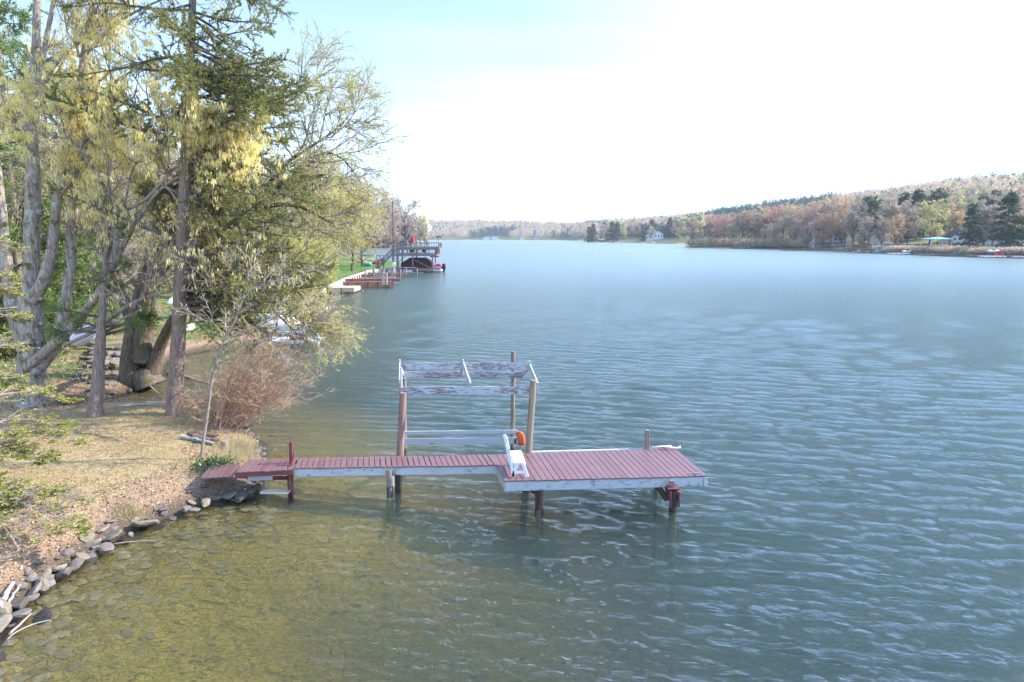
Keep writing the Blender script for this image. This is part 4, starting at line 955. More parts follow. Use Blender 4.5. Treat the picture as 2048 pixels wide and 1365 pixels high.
def stone(loc, sc, rz, tilt=(0, 0), k=0, label=None, group='stones edging the shore', name='shore_stone', cat='stone'):
    o = bpy.data.objects.new(name, RM[k % 12]); COL.objects.link(o); o.location = [float(q) for q in loc]; o.scale = sc; o.rotation_euler = (tilt[0], tilt[1], rz); return props(o, label, cat, group)
BIG = [(455, 990, .55, 'pinkish flat rock under the gangway, nearest the steps'), (480, 992, .5, 'dark wedge rock beside the steps'), (432, 993, .35, 'upright pale rock below the evergreen shrub'), (412, 1002, .4, 'flat grey rock at the waterline below the shrub'), (392, 1016, .35, 'thin standing slab rock on the bank edge'), (372, 1015, .35, 'brownish low rock next to the standing slab'),
       (325, 1018, .4, 'long flat pale rock in the leaf litter'), (345, 1035, .3, 'small rounded rock at the water edge'), (300, 1038, .35, 'grey rock between two larger ones'), (290, 1045, .62, 'largest pale grey boulder on the curve of the bank'), (262, 1065, .22, 'narrow tilted rock beside the large boulder'), (265, 1040, .4, 'dark wedge rock above the large boulder'),
       (232, 1052, .45, 'brown boulder behind the broad flat one'), (225, 1068, .62, 'broad flat grey boulder on the bank'), (185, 1085, .5, 'square pale rock standing on its edge'), (168, 1085, .45, 'grey rock leaning on the square one'), (210, 1092, .35, 'thin pale slab lying in the shallows'), (165, 1110, .4, 'pale block at the water edge'),
       (150, 1125, .42, 'buff rock half in the water'), (130, 1142, .42, 'smooth grey rock pointing at the lake'), (98, 1130, .45, 'yellowish boulder with a mossy top'), (118, 1132, .4, 'buff rock beside the yellowish boulder'), (98, 1152, .22, 'small white stone in a dark gap'), (85, 1165, .45, 'long pale slab among driftwood'), (70, 1175, .4, 'cream rock with a dark crack beneath'),
       (60, 1192, .35, 'low brown rock in the shallows'), (35, 1205, .5, 'light grey rock at the left waterline'), (5, 1215, .5, 'brown block at the left edge of the photo'), (35, 1225, .45, 'grey rock sloping into the water'), (5, 1245, .5, 'pale pinkish rock at the left edge, lowest of the bank')]
rg = np.random.default_rng(40)
for k, (px, py, s_, lb) in enumerate(BIG):
    g_ = G(px, py, .18); sd1 = rg.uniform(.75, 1.15); s_ *= .88; stone((g_[0], g_[1], .10 + .1 * s_), (s_ * 1.3, s_ * sd1, s_ * rg.uniform(.6, 1.1)), rg.uniform(0, 6.28), (rg.normal(0, .25), rg.normal(0, .25)), k, lb)
# smaller ones between, along the whole near waterline, behind the dock and round the inlet
seg = SH_L[2:28]; cum = np.concatenate([[0], np.cumsum(np.hypot(*np.diff(seg, axis=0).T))])
for k in range(185):
    q = rg.uniform(0, cum[-1]); x = np.interp(q, cum, seg[:, 0]) + rg.normal(-.10, .18); y = np.interp(q, cum, seg[:, 1]) + rg.normal(.03, .18)
    s_ = rg.choice([.15, .23, .32, .42], p=[.3, .3, .25, .15]); z = max(H(x, y), -.12)
    if z > .4 or H(x, y) < -.25: continue
    px_ = 1024 + F * x / y
    lb = 'small grey-brown stone of the edging in front of the dock' if y < 18.2 else ('small stone at the tip of the point behind the gangway' if y < 24 else 'small stone on the far side of the point')
    stone((x, y, z + .03), (s_ * 1.2, s_, s_ * .8), rg.uniform(0, 6.28), (rg.normal(0, .3), rg.normal(0, .3)), k, lb, 'small shore stones')
SUBM = MB()
for k in range(330):   # stones lying under water near the shore
    q = rg.uniform(0, cum[12]); x = np.interp(q, cum, seg[:, 0]) + abs(rg.normal(0, 1.2)) + .1; y = np.interp(q, cum, seg[:, 1]) - abs(rg.normal(0, 1.0)) - .05
    if H(x, y) > -.05 or y < 9.5: continue
    s_ = rg.uniform(.10, .34); rm_ = RM[k % 12]; vv_ = np.array([v.co for v in rm_.vertices]) * (s_ * 1.3, s_, s_ * .4); a_ = rg.uniform(0, 6.28); vv_ = np.stack([vv_[:, 0] * math.cos(a_) - vv_[:, 1] * math.sin(a_), vv_[:, 0] * math.sin(a_) + vv_[:, 1] * math.cos(a_), vv_[:, 2]], 1) + (x, y, H(x, y) + .01); SUBM.add(vv_, np.array([p.vertices[:] for p in rm_.polygons]))
obj('lake_bed_stones', SUBM, m_wood('algae_covered_stone', (.62, .50, .22), (4, 4, 4), .35, .9), None, 'flat olive stones under the shallow water below the bank', 'stones', kind='stuff')
# pale riprap and rocks across the inlet
for k in range(46):
    px, py = rg.uniform(150, 320), rg.uniform(742, 800); g_ = G(px, py, .2); z = H(g_[0], g_[1])
    if z < -.1: continue
    s_ = rg.uniform(.25, .6); stone((g_[0], g_[1], z + .05), (s_ * 1.3, s_, s_ * .6), rg.uniform(0, 6.28), (rg.normal(0, .3), 0), k, 'pale rock on the far bank of the inlet', 'rocks across the inlet')
for k in range(30):
    px, py = rg.uniform(165, 245), rg.uniform(690, 735); g_ = G(px, py, .9); z = H(g_[0], g_[1])
    s_ = rg.uniform(.45, .9); stone((g_[0], g_[1], z + .1 + .3 * rg.uniform()), (s_ * 1.3, s_, s_ * .8), rg.uniform(0, 6.28), (rg.normal(0, .3), 0), k, 'light grey boulder of the heap behind the slim pine trunk', 'boulder heap')

# ---------------------------------------------------------------- logs, driftwood, stump, litter, grass
def log(px, py, px2, py2, r, lb, mat, name='log', z=.1, cat='log', n=8, kk=10, seed=0):
    a = G(px, py, .7); b_ = G(px2, py2, .7); a[2] = max(H(*a[:2]), -.02) + z; b_[2] = max(H(*b_[:2]), -.02) + z
    rg_ = np.random.default_rng(seed); p = np.array([lerp(a, b_, f) for f in np.linspace(0, 1, n)]) + rg_.normal(0, r * .25, (n, 3)) * (1, 1, .5)
    mb = MB(); mb.tube(p, np.linspace(r, r * .6, n) * rg_.uniform(.85, 1.15, n), kk); return obj(name, mb, mat, None, lb, cat, origin=a)
DRIFT = m_wood('grey_driftwood', (.40, .35, .30), (5, 5, 5), .35, .85); BROWNL = m_bark('log_bark', (.16, .11, .08), (.30, .22, .17), 1.2)
log(375, 871, 437, 869, .11, 'upper dark log of the pile beside the shrub', BROWNL, seed=1); log(385, 880, 438, 881, .12, 'thickest brown log of the pile on the lawn edge', BROWNL, z=.12, seed=2); log(362, 878, 425, 886, .08, 'pale lower log of the pile on the lawn edge', DRIFT, seed=3)
mb = MB(); o_ = gb(408, 889, .8)
for k in range(6): mb.tube([o_ + (-.4, rg.normal(0, .05), .04 + k * .015), o_ + (-.1, rg.normal(0, .06), .09), o_ + (.2, rg.normal(0, .05), .06), o_ + (.42, rg.normal(0, .05), .03)], .018, 5)
obj('garden_hose', mb, m_plain('green_hose', (.04, .16, .09), .5), None, 'dark green hose coiled in front of the log pile', 'hose', origin=o_)
log(268, 742, 316, 762, .05, 'thin driftwood stick lying at the foot of the willow', DRIFT, 'driftwood', z=.1, cat='driftwood', seed=4); log(335, 722, 418, 742, .09, 'pale fallen trunk floating across the inlet', DRIFT, 'driftwood', z=.06, cat='driftwood', seed=5)
log(225, 818, 330, 806, .06, 'long grey branch on the inlet edge behind the trunks', DRIFT, 'driftwood', z=.05, cat='driftwood', seed=6); log(270, 812, 340, 812, .05, 'second grey branch behind the two trunks, nearer the spruce', DRIFT, 'driftwood', z=.05, cat='driftwood', seed=7)
log(225, 1034, 300, 1028, .018, 'straight pale stick in the leaf litter above the boulders', DRIFT, 'stick', z=.03, cat='stick', kk=5, seed=8); log(165, 890, 118, 882, .012, 'thin brown stick lying on the lawn under the hemlock', BROWNL, 'stick', z=.02, cat='stick', kk=5, seed=9); log(250, 891, 350, 897, .016, 'long thin stick across the middle of the lawn', DRIFT, 'stick', z=.02, cat='stick', kk=5, seed=10)
log(488, 862, 523, 885, .02, 'thin branch slanting into the water at the point', DRIFT, 'stick', z=.03, cat='stick', kk=5, seed=11); log(505, 893, 524, 918, .03, 'thicker branch slanting into the water beside the gangway', DRIFT, 'stick', z=.03, cat='stick', kk=5, seed=12)
for k, (a_, b_, r_, lb) in enumerate([((-10, 1175), (22, 1130), .07, 'widest bleached driftwood plank at the left edge'), ((5, 1165), (36, 1128), .035, 'bleached stick beside the widest plank'), ((0, 1190), (45, 1150), .03, 'grey splintered stick in the driftwood heap'), ((12, 1205), (55, 1168), .025, 'lowest thin stick of the driftwood heap'), ((-20, 1205), (12, 1178), .05, 'grey driftwood piece cut off by the left edge')]):
    log(*a_, *b_, r_, lb, DRIFT, 'driftwood', z=.08, cat='driftwood', kk=7, seed=20 + k)
x0 = G(18, 1275, 0); mb = MB(); mb.tube(curve([x0 + (0, -.2, -.05), x0 + (.03, .1, .02), x0 + (.2, .4, .03), x0 + (.42, .55, .02)], 12), .012, 5); obj('stick', mb, DRIFT, None, 'curved white stick standing in the shallows at lower left', 'stick', origin=x0)
o_ = gb(450, 905, .7); mb = MB(); mb.tube([o_ + (0, 0, -.1), o_ + (0, 0, .12), o_ + (.02, 0, .38)], [.14, .11, .10], 10); obj('tree_stump', mb, M['sap'], None, 'small cut stump beside the dry grass tuft', 'stump', origin=o_)
# dry grass tufts: nobody could count the blades
def blades(n, cx, cy, sx_, sy_, h, seed, wd=.012, lean=.5):
    rg_ = np.random.default_rng(seed); x = rg_.normal(cx, sx_, n); y = rg_.normal(cy, sy_, n); z = height(np.stack([x, y], 1)); ok = z > .03
    pos = np.stack([x, y, z], 1)[ok]; n = len(pos); ax = nrm(np.stack([rg_.normal(0, lean, n), rg_.normal(0, lean, n), np.ones(n)], 1)); return pos, ax, rg_.uniform(h * .5, h * 1.2, n), np.full(n, wd), rg_
DRY = m_leaf('dry_grass_blades', [(.55, .44, .25), (.68, .58, .36), (.42, .33, .17), (.60, .50, .28)], .4)
GRN = m_leaf('lawn_blades', [(.24, .21, .07), (.44, .33, .16), (.58, .43, .26), (.36, .30, .11), (.62, .48, .31), (.52, .36, .21)], .4)
mb = MB()
for k, (px, py, sx_, sy_, n, h) in enumerate([(470, 905, .35, .7, 2600, .34), (478, 880, .25, .6, 1200, .3), (262, 1005, .22, .14, 700, .22), (430, 925, .4, .2, 700, .18), (470, 925, .3, .15, 800, .25)]):
    g_ = G(px, py, .6); mb.cards(*blades(n, g_[0], g_[1], sx_, sy_, h, k)[:4], rg)
obj('dry_grass', mb, DRY, None, 'tufts of dry straw-coloured grass along the bank edge', 'grass', kind='stuff')
n = 200000; rg = np.random.default_rng(8); x = rg.uniform(-22, -6, n); y = rg.uniform(12.5, 27, n); P = np.stack([x, y], 1); sd2 = sdist(P); ok = (sd2 > 1.0) & (np.abs(x / y) < .80) & (cheap_noise(x, y, 1.6, 12) > -.45 + rg.normal(0, .5, n)) & (sd2 + cheap_noise(x, y, .8, 5) > 1.4); P = P[ok]
z = height(P); pos = np.column_stack([P, z]); n = len(pos); ax = nrm(np.stack([rg.normal(0, .6, n), rg.normal(0, .6, n), np.ones(n)], 1)); mb = MB(); mb.cards(pos, ax, rg.uniform(.025, .07, n), rg.uniform(.008, .02, n), rg)
obj('lawn_grass', mb, GRN, None, 'short patchy olive and straw grass of the lawn', 'grass', kind='stuff')
n = 190000; t_ = rg.uniform(size=n); x = rg.uniform(-31, -6, n); y = rg.uniform(11, 41, n); P = np.stack([x, y], 1); sd2 = sdist(P); ok = (sd2 > .1) & ((sd2 + .9 * cheap_noise(x, y, .8, 5) < 2.0) | (rg.uniform(size=n) < np.where(y > 28.5, .6, .12))) & (np.abs(x / y) < .80); P = P[ok]
z = height(P) + rg.uniform(.005, .04, len(P)); pos = np.column_stack([P, z]); n = len(pos); ax = nrm(np.stack([rg.normal(size=n), rg.normal(size=n), rg.normal(0, .35, n)], 1)); mb = MB(); mb.cards(pos, ax, rg.uniform(.03, .11, n), rg.uniform(.015, .055, n), rg)
LIT = m_leaf('fallen_leaves', [(.32, .18, .11), (.44, .28, .18), (.56, .40, .28), (.20, .11, .07), (.64, .50, .37)], .1)
obj('leaf_litter', mb, LIT, None, 'tan fallen leaves strewn along the bank', 'fallen leaves', kind='stuff')
# undergrowth on the wooded bank
rg = np.random.default_rng(33); n = 42000; x = rg.uniform(-62, -14, n); y = rg.uniform(29, 75, n); P = np.stack([x, y], 1); sd2 = sdist(P); ok = (sd2 > .6) & (cheap_noise(x, y, .5, 2) > -.1 + rg.normal(0, .3, n)) & (np.abs(x / y) < .82); P = P[ok]; n = len(P)
pos = np.column_stack([P, height(P) + rg.uniform(0, .35, n)]); ax = nrm(rg.normal(size=(n, 3)) + (0, 0, .9)); mb = MB(); mb.cards(pos, ax, rg.uniform(.12, .34, n), rg.uniform(.03, .09, n), rg)
obj('undergrowth', mb, m_leaf('undergrowth_leaves', [(.16, .28, .05), (.30, .40, .09), (.50, .37, .22), (.58, .44, .28), (.40, .28, .18), (.24, .40, .08)], .4), None, 'green and brown undergrowth on the wooded bank behind the inlet', 'undergrowth', kind='stuff')
# ---------------------------------------------------------------- docks and boathouse further along the left bank
PALEW = m_wood('new_pale_timber', (.62, .46, .32), (3, 3, 3), .2, .7); BROWNR = m_wood('red_brown_stained_timber', (.30, .13, .085), (3, 3, 3), .25, .65); SLATE = m_wood('grey_brown_stained_timber', (.24, .19, .19), (3, 3, 3), .2, .75)
MAROON = m_plain('maroon_canvas', (.07, .012, .022), .7, .2, 1); REDP = m_plain('red_fabric', (.62, .03, .05), .6, .15, 1); TEAL = m_plain('turquoise_plastic', (.10, .50, .50), .4, .1, 2); CONC = m_plain('pale_concrete', (.62, .57, .48), .85, .12, 2)
DROOF = m_plain('dark_blue_shingles', (.055, .06, .085), .8, .3, 4); GLASS = m_plain('dark_window_glass', (.03, .035, .045), .12, .2, 2, .6)
def jetty(name, label, a, b, w, z, th, mat, posts=4, side=1, pz=.0, cat='dock', group=None, h_post=.0, pr=.09, pmat=None):
    """plank jetty from a to b (xy), w wide"""
    a = np.array((a[0], a[1], 0.)); b = np.array((b[0], b[1], 0.)); d = nrm(b - a); n_ = np.array((-d[1], d[0], 0)) * side
    t = thing(name, (a + b) / 2, label, cat, group); L = np.linalg.norm(b - a); nb = max(4, int(L / .22)); mb = MB()
    for k in range(nb):
        p = lerp(a, b, (k + .5) / nb) + n_ * w / 2 + (0, 0, z); mb.beam(p - n_ * w / 2, p + n_ * w / 2, L / nb * .9, .045)
    obj('deck_boards', mb, mat, t)
    for s_ in (.03, w - .03):
        mb = MB(); mb.beam(a + n_ * s_ + (0, 0, z - .03 - th / 2), b + n_ * s_ + (0, 0, z - .03 - th / 2), .06, th); obj('side_beam', mb, mat, t)
    mb = MB(); mb.beam(b + (0, 0, z - .03 - th / 2) + d * .03, b + n_ * w + (0, 0, z - .03 - th / 2) + d * .03, .06, th); obj('end_beam', mb, mat, t)
    for k in range(posts):
        for s_ in (.0, w):
            q = lerp(a, b, (k + .5) / posts) + n_ * s_; mb = MB(); mb.tube([q + (0, 0, -2.5), q + (0, 0, z + h_post - .05 if h_post == 0 else z + h_post)], pr, 8); obj('post', mb, pmat or WET, t)
    return t
def GX(px, py, z=0): g_ = G(px, py, z); return g_[:2]
jetty('jetty', 'short pale timber dock, nearest of the docks beyond the willow', GX(560, 577, .7), GX(707, 577, .7), 4.0, .75, .5, PALEW, 3)
a1 = GX(686, 566, .8); a2 = GX(786, 564.5, .8)
jetty('jetty', 'long red-brown dock with two pale posts near its end', a1, a2, 1.3, .85, .75, BROWNR, 5)
jetty('jetty', 'second red-brown dock, parallel behind the first and reaching further out', GX(690, 559.5, .8), GX(800, 558.5, .8), 1.4, .85, .4, BROWNR, 4)
for px in (767, 773.5):
    g_ = G(px, 566, .9); mb = MB(); mb.box(g_ + (0, -.1, .6), (.28, .2, 1.8)); obj('mooring_post', mb, PALEW, None, 'pale square post on the long red-brown dock, %s' % ('shoreward of the pair' if px < 770 else 'outer of the pair'), 'post', origin=g_)
jetty('jetty', 'narrow reddish dock behind the grey gangway', GX(722, 551, .6), GX(809, 550, .6), 1.2, .7, .4, BROWNR, 5, h_post=.9, pr=.12, pmat=SLATE)
jetty('jetty', 'long low grey dock reaching out below the double-deck boathouse', GX(735, 547, .6), GX(845, 546.4, .6), 1.0, .7, .35, GREYW, 5, h_post=.8, pr=.12, pmat=GREYW)
# grey gangway with struts
g0 = G(748, 556, .9); g1 = G(790, 556, .9); t = thing('gangway', (g0 + g1) / 2, 'grey metal gangway with slanted struts between the docks', 'gangway')
mb = MB(); mb.beam(g0, g1, 1.2, .25); obj('deck', mb, METAL, t)
for px in (748, 790):
    mb = MB(); q = G(px, 556, .9); mb.beam(q, q + (0, 0, 2.2), .12, .12, (0, 1, 0)); obj('post', mb, METAL, t)
for px in (747, 753): mb = MB(); mb.beam(A(px, 540, g0[1]), A(px + 10, 556, g0[1]), .12, .12, (0, 1, 0)); obj('strut', mb, METAL, t)
# seawall
t = thing('seawall', G(700, 556, .5), 'pale concrete seawall edging the green lawn', 'seawall'); 
for q, (p0, p1) in enumerate((((640, 588), (690, 562)), ((690, 562), (738, 545)), ((738, 545), (775, 541)))):
    a = G(*p0, .3); b_ = G(*p1, .3); mb = MB(); mb.beam(a, b_, .4, .9); obj('wall_section', mb, CONC, t)
for k in range(11):
    q = lerp(G(690, 563.5, .2), G(736, 547, .2), k / 10); mb = MB(); mb.box(q + (.45, -.35, -.4), (.2, .2, 1.6)); obj('pile', mb, BROWNR, t)
# boathouse: two decks above a boat slip
Yf, Yb_ = 145.0, 151.0
def P2(px, py, Y=Yf): return A(px, py, Y)
u = 145 / F / CT
bh = thing('boathouse', P2(825, 545), 'two-storey grey timber boathouse with open decks, railings and outside stairs', 'boathouse')
XA, XB, XU0, XU1 = P2(785, 540)[0], P2(874, 540)[0], P2(794, 540)[0], P2(877, 540)[0]
ZL, ZM, ZU = .9, P2(800, 509)[2], P2(800, 496)[2]
def bx(name, x0, x1, y0, y1, z0, z1, mat, par, **k):
    mb = MB(); mb.box(((x0 + x1) / 2, (y0 + y1) / 2, (z0 + z1) / 2), (abs(x1 - x0), abs(y1 - y0), abs(z1 - z0))); return obj(name, mb, mat, par, **k)
bx('dock_platform', XA - 1, XB - .8, Yf - .3, Yf + 1.1, ZL - .4, ZL - .15, SLATE, bh); bx('dock_platform', XA - 1, XB - 1, Yb_ - .6, Yb_ + .5, ZL - .4, ZL - .15, SLATE, bh)
bx('mid_deck', XA, XB, Yf, Yb_, ZM - .38, ZM, SLATE, bh); bx('upper_deck', XU0, XU1, Yf + 1.0, Yb_ + .5, ZU - .30, ZU, BROWNR, bh); bx('upper_rim', XU0 - .1, XU1 + .1, Yf + .95, Yf + 1.0, ZU - .45, ZU + .05, SLATE, bh)
for x in (XA + .1, XA + 1.2, lerp(XA, XB, .46), XB - .9):
    for y, zt_ in ((Yf + .1, ZU - .3 if x == XA + .1 else ZM - .35), (Yb_ - .2, ZU - .3)):
        mb = MB(); w_ = .26; mb.box((x, y, (zt_ - 2) / 2), (w_, w_, zt_ + 2)); obj('post', mb, SLATE, bh)
for x in (XU0 + .3, lerp(XU0, XU1, .5), XU1 - .3): bx('upper_post', x - .1, x + .1, Yf + 1.1, Yf + 1.3, ZM, ZU - .3, GREYW, bh)
def railing(x0, x1, y0, y1, z, par, h=1.0, n=None, mat=SLATE, bal=GREYW):
    r = MB(); a = np.array((x0, y0, z)); b_ = np.array((x1, y1, z)); L = np.linalg.norm(b_ - a)
    r.beam(a + (0, 0, h), b_ + (0, 0, h), .14, .10); r.beam(a + (0, 0, .12), b_ + (0, 0, .12), .08, .08)
    k = max(2, int(L / 2.2))
    for i_ in range(k + 1): q = lerp(a, b_, i_ / k); r.box(q + (0, 0, h / 2), (.14, .14, h + .1))
    o_ = obj('railing', r, mat, par); r = MB(); k = int(L / .5)
    for i_ in range(1, k): q = lerp(a, b_, i_ / k); r.box(q + (0, 0, .1 + (h - .1) / 2), (.035, .035, h - .15))
    obj('balusters', r, bal, o_); return o_
railing(XU0, XU1, Yf + 1.05, Yf + 1.05, ZU, bh); railing(XU1, XU1, Yf + 1.05, Yb_ + .4, ZU, bh); railing(XU0, XU1, Yb_ + .4, Yb_ + .4, ZU, bh)
railing(XA, XB, Yf + .1, Yf + .1, ZM, bh); railing(XB, XB, Yf + .1, Yb_, ZM, bh); railing(XA, XB, Yb_ - .1, Yb_ - .1, ZM, bh)
for x0, x1, z0, z1 in ((XA + 1.3, XA + 2.8, ZM - 1.7, ZM - .4), (XB - 2.6, XB - 1.0, ZM - .4, ZM - 1.8), (lerp(XA, XB, .5), lerp(XA, XB, .85), ZM - 1.2, ZL + .1)):
    mb = MB(); mb.beam((x0, Yf + .2, z0), (x1, Yf + .2, z1), .12, .2, (0, 1, 0)); obj('brace', mb, GREYW, bh)
# stairs: from the lawn side up to the upper deck
s0 = P2(752, 541, Yf + .3); s1 = P2(797, 497, Yf + .3)
for dy in (0, 1.1):
    mb = MB(); mb.beam(s0 + (0, dy, 0), s1 + (0, dy, 0), .08, .38, (0, 1, 0)); obj('stair_stringer', mb, SLATE, bh)
    mb = MB(); mb.beam(s0 + (0, dy, 1.2), s1 + (0, dy, 1.2), .1, .14, (0, 1, 0)); mb.beam(s0 + (0, dy, .5), s1 + (0, dy, .5), .06, .07, (0, 1, 0)); 
    for k in range(5): q = lerp(s0, s1, k / 4) + (0, dy, 0); mb.box(q + (0, 0, .6), (.12, .12, 1.3))
    for k in range(26): q = lerp(s0, s1, k / 26) + (0, dy, 0); mb.box(q + (0, 0, .65), (.05, .04, 1.1))
    obj('stair_rail', mb, SLATE, bh)
mb = MB()
for k in range(17): q = lerp(s0, s1, (k + .5) / 17); mb.box(q + (0, .55, .05), (.3, 1.1, .05))
obj('stair_treads', mb, GREYW, bh)
lx0, lx1 = P2(751, 516)[0], P2(765, 516)[0]; bx('landing', lx0, lx1, Yf + 1.5, Yf + 3.5, P2(0, 521)[2] - .2, P2(0, 521)[2], SLATE, bh); railing(lx0, lx1, Yf + 1.5, Yf + 1.5, P2(0, 521)[2], bh)
for x in (lx0 + .1, lx1 - .1): bx('landing_post', x - .1, x + .1, Yf + 1.6, Yf + 1.8, -.5, P2(0, 521)[2] - .2, SLATE, bh)
mb = MB(); lx = P2(790, 520)[0]
for s_ in (-.45, .45): mb.beam((lx + s_, Yf + .9, ZL - .2), (lx + s_, Yf + 1.3, ZM), .08, .1, (0, 1, 0))
for k in range(7): mb.box((lx, Yf + 1 + .04 * k, ZL + .1 + k * .38), (.9, .12, .07))
obj('ladder', mb, METAL, bh)
# canvas boat cover under the deck
cx0, cx1 = P2(800, 540)[0], P2(862, 540)[0]; t = thing('boat_cover', ((cx0 + cx1) / 2, Yf + 3, 1), 'dark maroon boat cover with a peaked roof in the slip under the boathouse', 'boat cover')
prof = [(cx0, 1.05), (cx0, 1.9), (lerp(cx0, cx1, .28), 3.05), (lerp(cx0, cx1, .78), 3.0), (cx1, 2.1), (cx1, 1.05)]
mb = MB(); n = len(prof); v = [(x, Yf + 1.4, z) for x, z in prof] + [(x, Yf + 5.0, z) for x, z in prof]
mb.add(v, [tuple(range(n))]); mb.f.append([[n + i_ for i_ in range(n)][::-1]]); mb.f.append(np.array([(i_, (i_ + 1) % n + 0, (i_ + 1) % n + n, i_ + n) for i_ in range(n)])[:, ::-1]); obj('cover_canvas', mb, MAROON, t)
# pontoon boat with outboard
px0, px1 = P2(850, 540)[0], P2(880.5, 540)[0]
pb = thing('pontoon_boat', ((px0 + px1) / 2, Yf + 3, .1), 'red and white pontoon boat moored at the outer end of the boathouse, black outboard', 'boat')
for dy in (2.2, 3.9): mb = MB(); mb.tube([(px0 - 3, Yf + dy, .25), (px0, Yf + dy, .25), (px1 - .2, Yf + dy, .25), (px1 + .1, Yf + dy, .32)], [.33, .36, .36, .2], 10); obj('pontoon', mb, METAL, pb, smooth=True)
bx('boat_deck', px0 - 2, px1, Yf + 1.9, Yf + 4.2, .6, .72, WHITE, pb); bx('side_panel', px0 - 2, px1 - .1, Yf + 1.9, Yf + 1.96, .75, 1.45, REDP, pb); bx('panel_stripe', px0 - 2, px1 - .08, Yf + 1.87, Yf + 1.90, 1.0, 1.18, WHITE, pb); bx('seat', px0 + 1.8, px1 - .2, Yf + 2.1, Yf + 3.9, .75, 1.75, REDP, pb, bevel=.1)
mb = MB(); mb.tube([(px1 - 1.3, Yf + 2, 1.4), (px1 - .9, Yf + 2, 2.6), (px1 - 1.6, Yf + 2, 3.2), (px1 - 1.7, Yf + 2, 3.5)], .06, 6); obj('canopy_pole', mb, WHITE, pb)
mb = MB(); mb.tube([(px1 - 2.3, Yf + 2.2, 3.3), (px1 - 1.5, Yf + 2.2, 3.55), (px1 - .4, Yf + 2.2, 3.4)], [.2, .32, .2], 8); obj('folded_canopy', mb, REDP, pb, smooth=True)
mb = MB(); xo = P2(885, 540)[0]; mb.tube([(xo, Yf + 3, -.3), (xo, Yf + 3, .3), (xo, Yf + 3, .7), (xo, Yf + 3, 1.2), (xo, Yf + 3, 1.65), (xo, Yf + 3, 1.8)], [.1, .22, .38, .42, .36, .1], 12); mb.beam((xo, Yf + 3, .9), (px1 - .1, Yf + 3, .9), .3, .4); obj('outboard_motor', mb, BLACK, pb, smooth=False)
# things on the decks
x = P2(823, 490)[0]; t = thing('parasol', (x, Yf + 2.2, ZU), 'closed red parasol standing on the upper deck of the boathouse', 'parasol')
mb = MB(); mb.tube([(x, Yf + 2.2, ZU), (x, Yf + 2.2, ZU + 2.9)], .035, 6); obj('pole', mb, WHITE, t); mb = MB(); mb.tube([(x, Yf + 2.2, ZU + .9), (x, Yf + 2.2, ZU + 1.5), (x, Yf + 2.2, ZU + 2.4), (x - .1, Yf + 2.2, ZU + 2.85)], [.22, .30, .24, .05], 9); obj('folded_canopy', mb, REDP, t)
x = P2(876.5, 490)[0]; t = thing('lamp_pole', (x, Yf + 1.2, ZM), 'thin pole with a dark twin floodlight at the outer corner of the boathouse', 'lamp pole')
mb = MB(); mb.tube([(x, Yf + .9, ZM - .2), (x, Yf + .9, ZU + 2.6)], .05, 6); obj('pole', mb, GREYW, t)
for s_ in (-.5, .15): bx('floodlight', x + s_, x + s_ + .45, Yf + .7, Yf + 1.0, ZU + 2.15, ZU + 2.4, BLACK, t)
def chair(x, y, z, mat, label, rz=0, s=1.0):
    t = thing('deck_chair', (x, y, z), label, 'chair', 'chairs on the boathouse decks')
    bx('seat', x - .35 * s, x + .35 * s, y - .3, y + .3, z + .38, z + .46, mat, t); mb = MB(); mb.beam((x + .3 * s, y, z + .42), (x + .55 * s, y, z + 1.15), .6, .06, (0, 1, 0)); obj('backrest', mb, mat, t)
    for a_ in (-.3, .3):
        for b_ in (-.25, .25): bx('leg', x + a_ * s - .03, x + a_ * s + .03, y + b_ - .03, y + b_ + .03, z, z + .4, mat, t)
for k, (px, lv, mt, lb) in enumerate(((801, 'U', GREYW, 'grey chair at the stair head of the upper deck'), (807, 'U', WHITE, 'white chair on the upper deck left of the red parasol'), (812, 'U', METAL, 'light grey chair nearest the red parasol'), (818, 'M', PALEW, 'tan chair under the middle of the upper deck'), (822, 'M', PALEW, 'second tan chair, beside the centre post of the lower gallery'), (843, 'M', REDP, 'red chair on the lower gallery'), (848, 'M', BLACK, 'dark chair beside the red one on the lower gallery'))):
    chair(P2(px, 500)[0], Yf + 2.4, ZU if lv == 'U' else ZM, mt, lb, s=1 if k % 2 else -1)
# white bucket on a dock post, kayaks, barrel on the lawn
g_ = G(788, 546, .9); mb = MB(); mb.tube([g_ + (0, 0, 1.1), g_ + (0, 0, 1.9)], [.26, .32], 10); mb.tube([g_ + (0, 0, 0), g_ + (0, 0, 1.1)], .08, 6); obj('bucket', mb, WHITE, None, 'white bucket upside down on a post below the boathouse stairs', 'bucket', origin=g_)
def kayak(px, py, L, r, rz, mat, lb, name='kayak'):
    g_ = G(px, py, .6); g_[2] = H(g_[0], g_[1]); t = thing(name, g_, lb, 'kayak', 'kayaks on the lawn'); mb = MB(); d = np.array((math.cos(rz), math.sin(rz), 0)); s_ = np.linspace(-1, 1, 11)
    mb.tube([g_ + d * L / 2 * k + (0, 0, r * .8 + .12 * abs(k) ** 3) for k in s_], r * np.sqrt(np.maximum(1 - np.abs(s_) ** 2.4, .01)), 10); obj('hull', mb, mat, t, smooth=True)
    mb = MB(); n_ = np.array((-d[1], d[0], 0)); mb.tube([g_ + d * .45 * math.cos(a_) + n_ * r * .5 * math.sin(a_) + (0, 0, r * 1.72) for a_ in np.linspace(0, 6.283, 13)], .04, 5); obj('cockpit_rim', mb, BLACK, t)
KY = m_plain('yellow_green_plastic', (.50, .62, .12), .4, .1, 1); KO = m_plain('orange_plastic', (.80, .26, .05), .4, .1, 1)
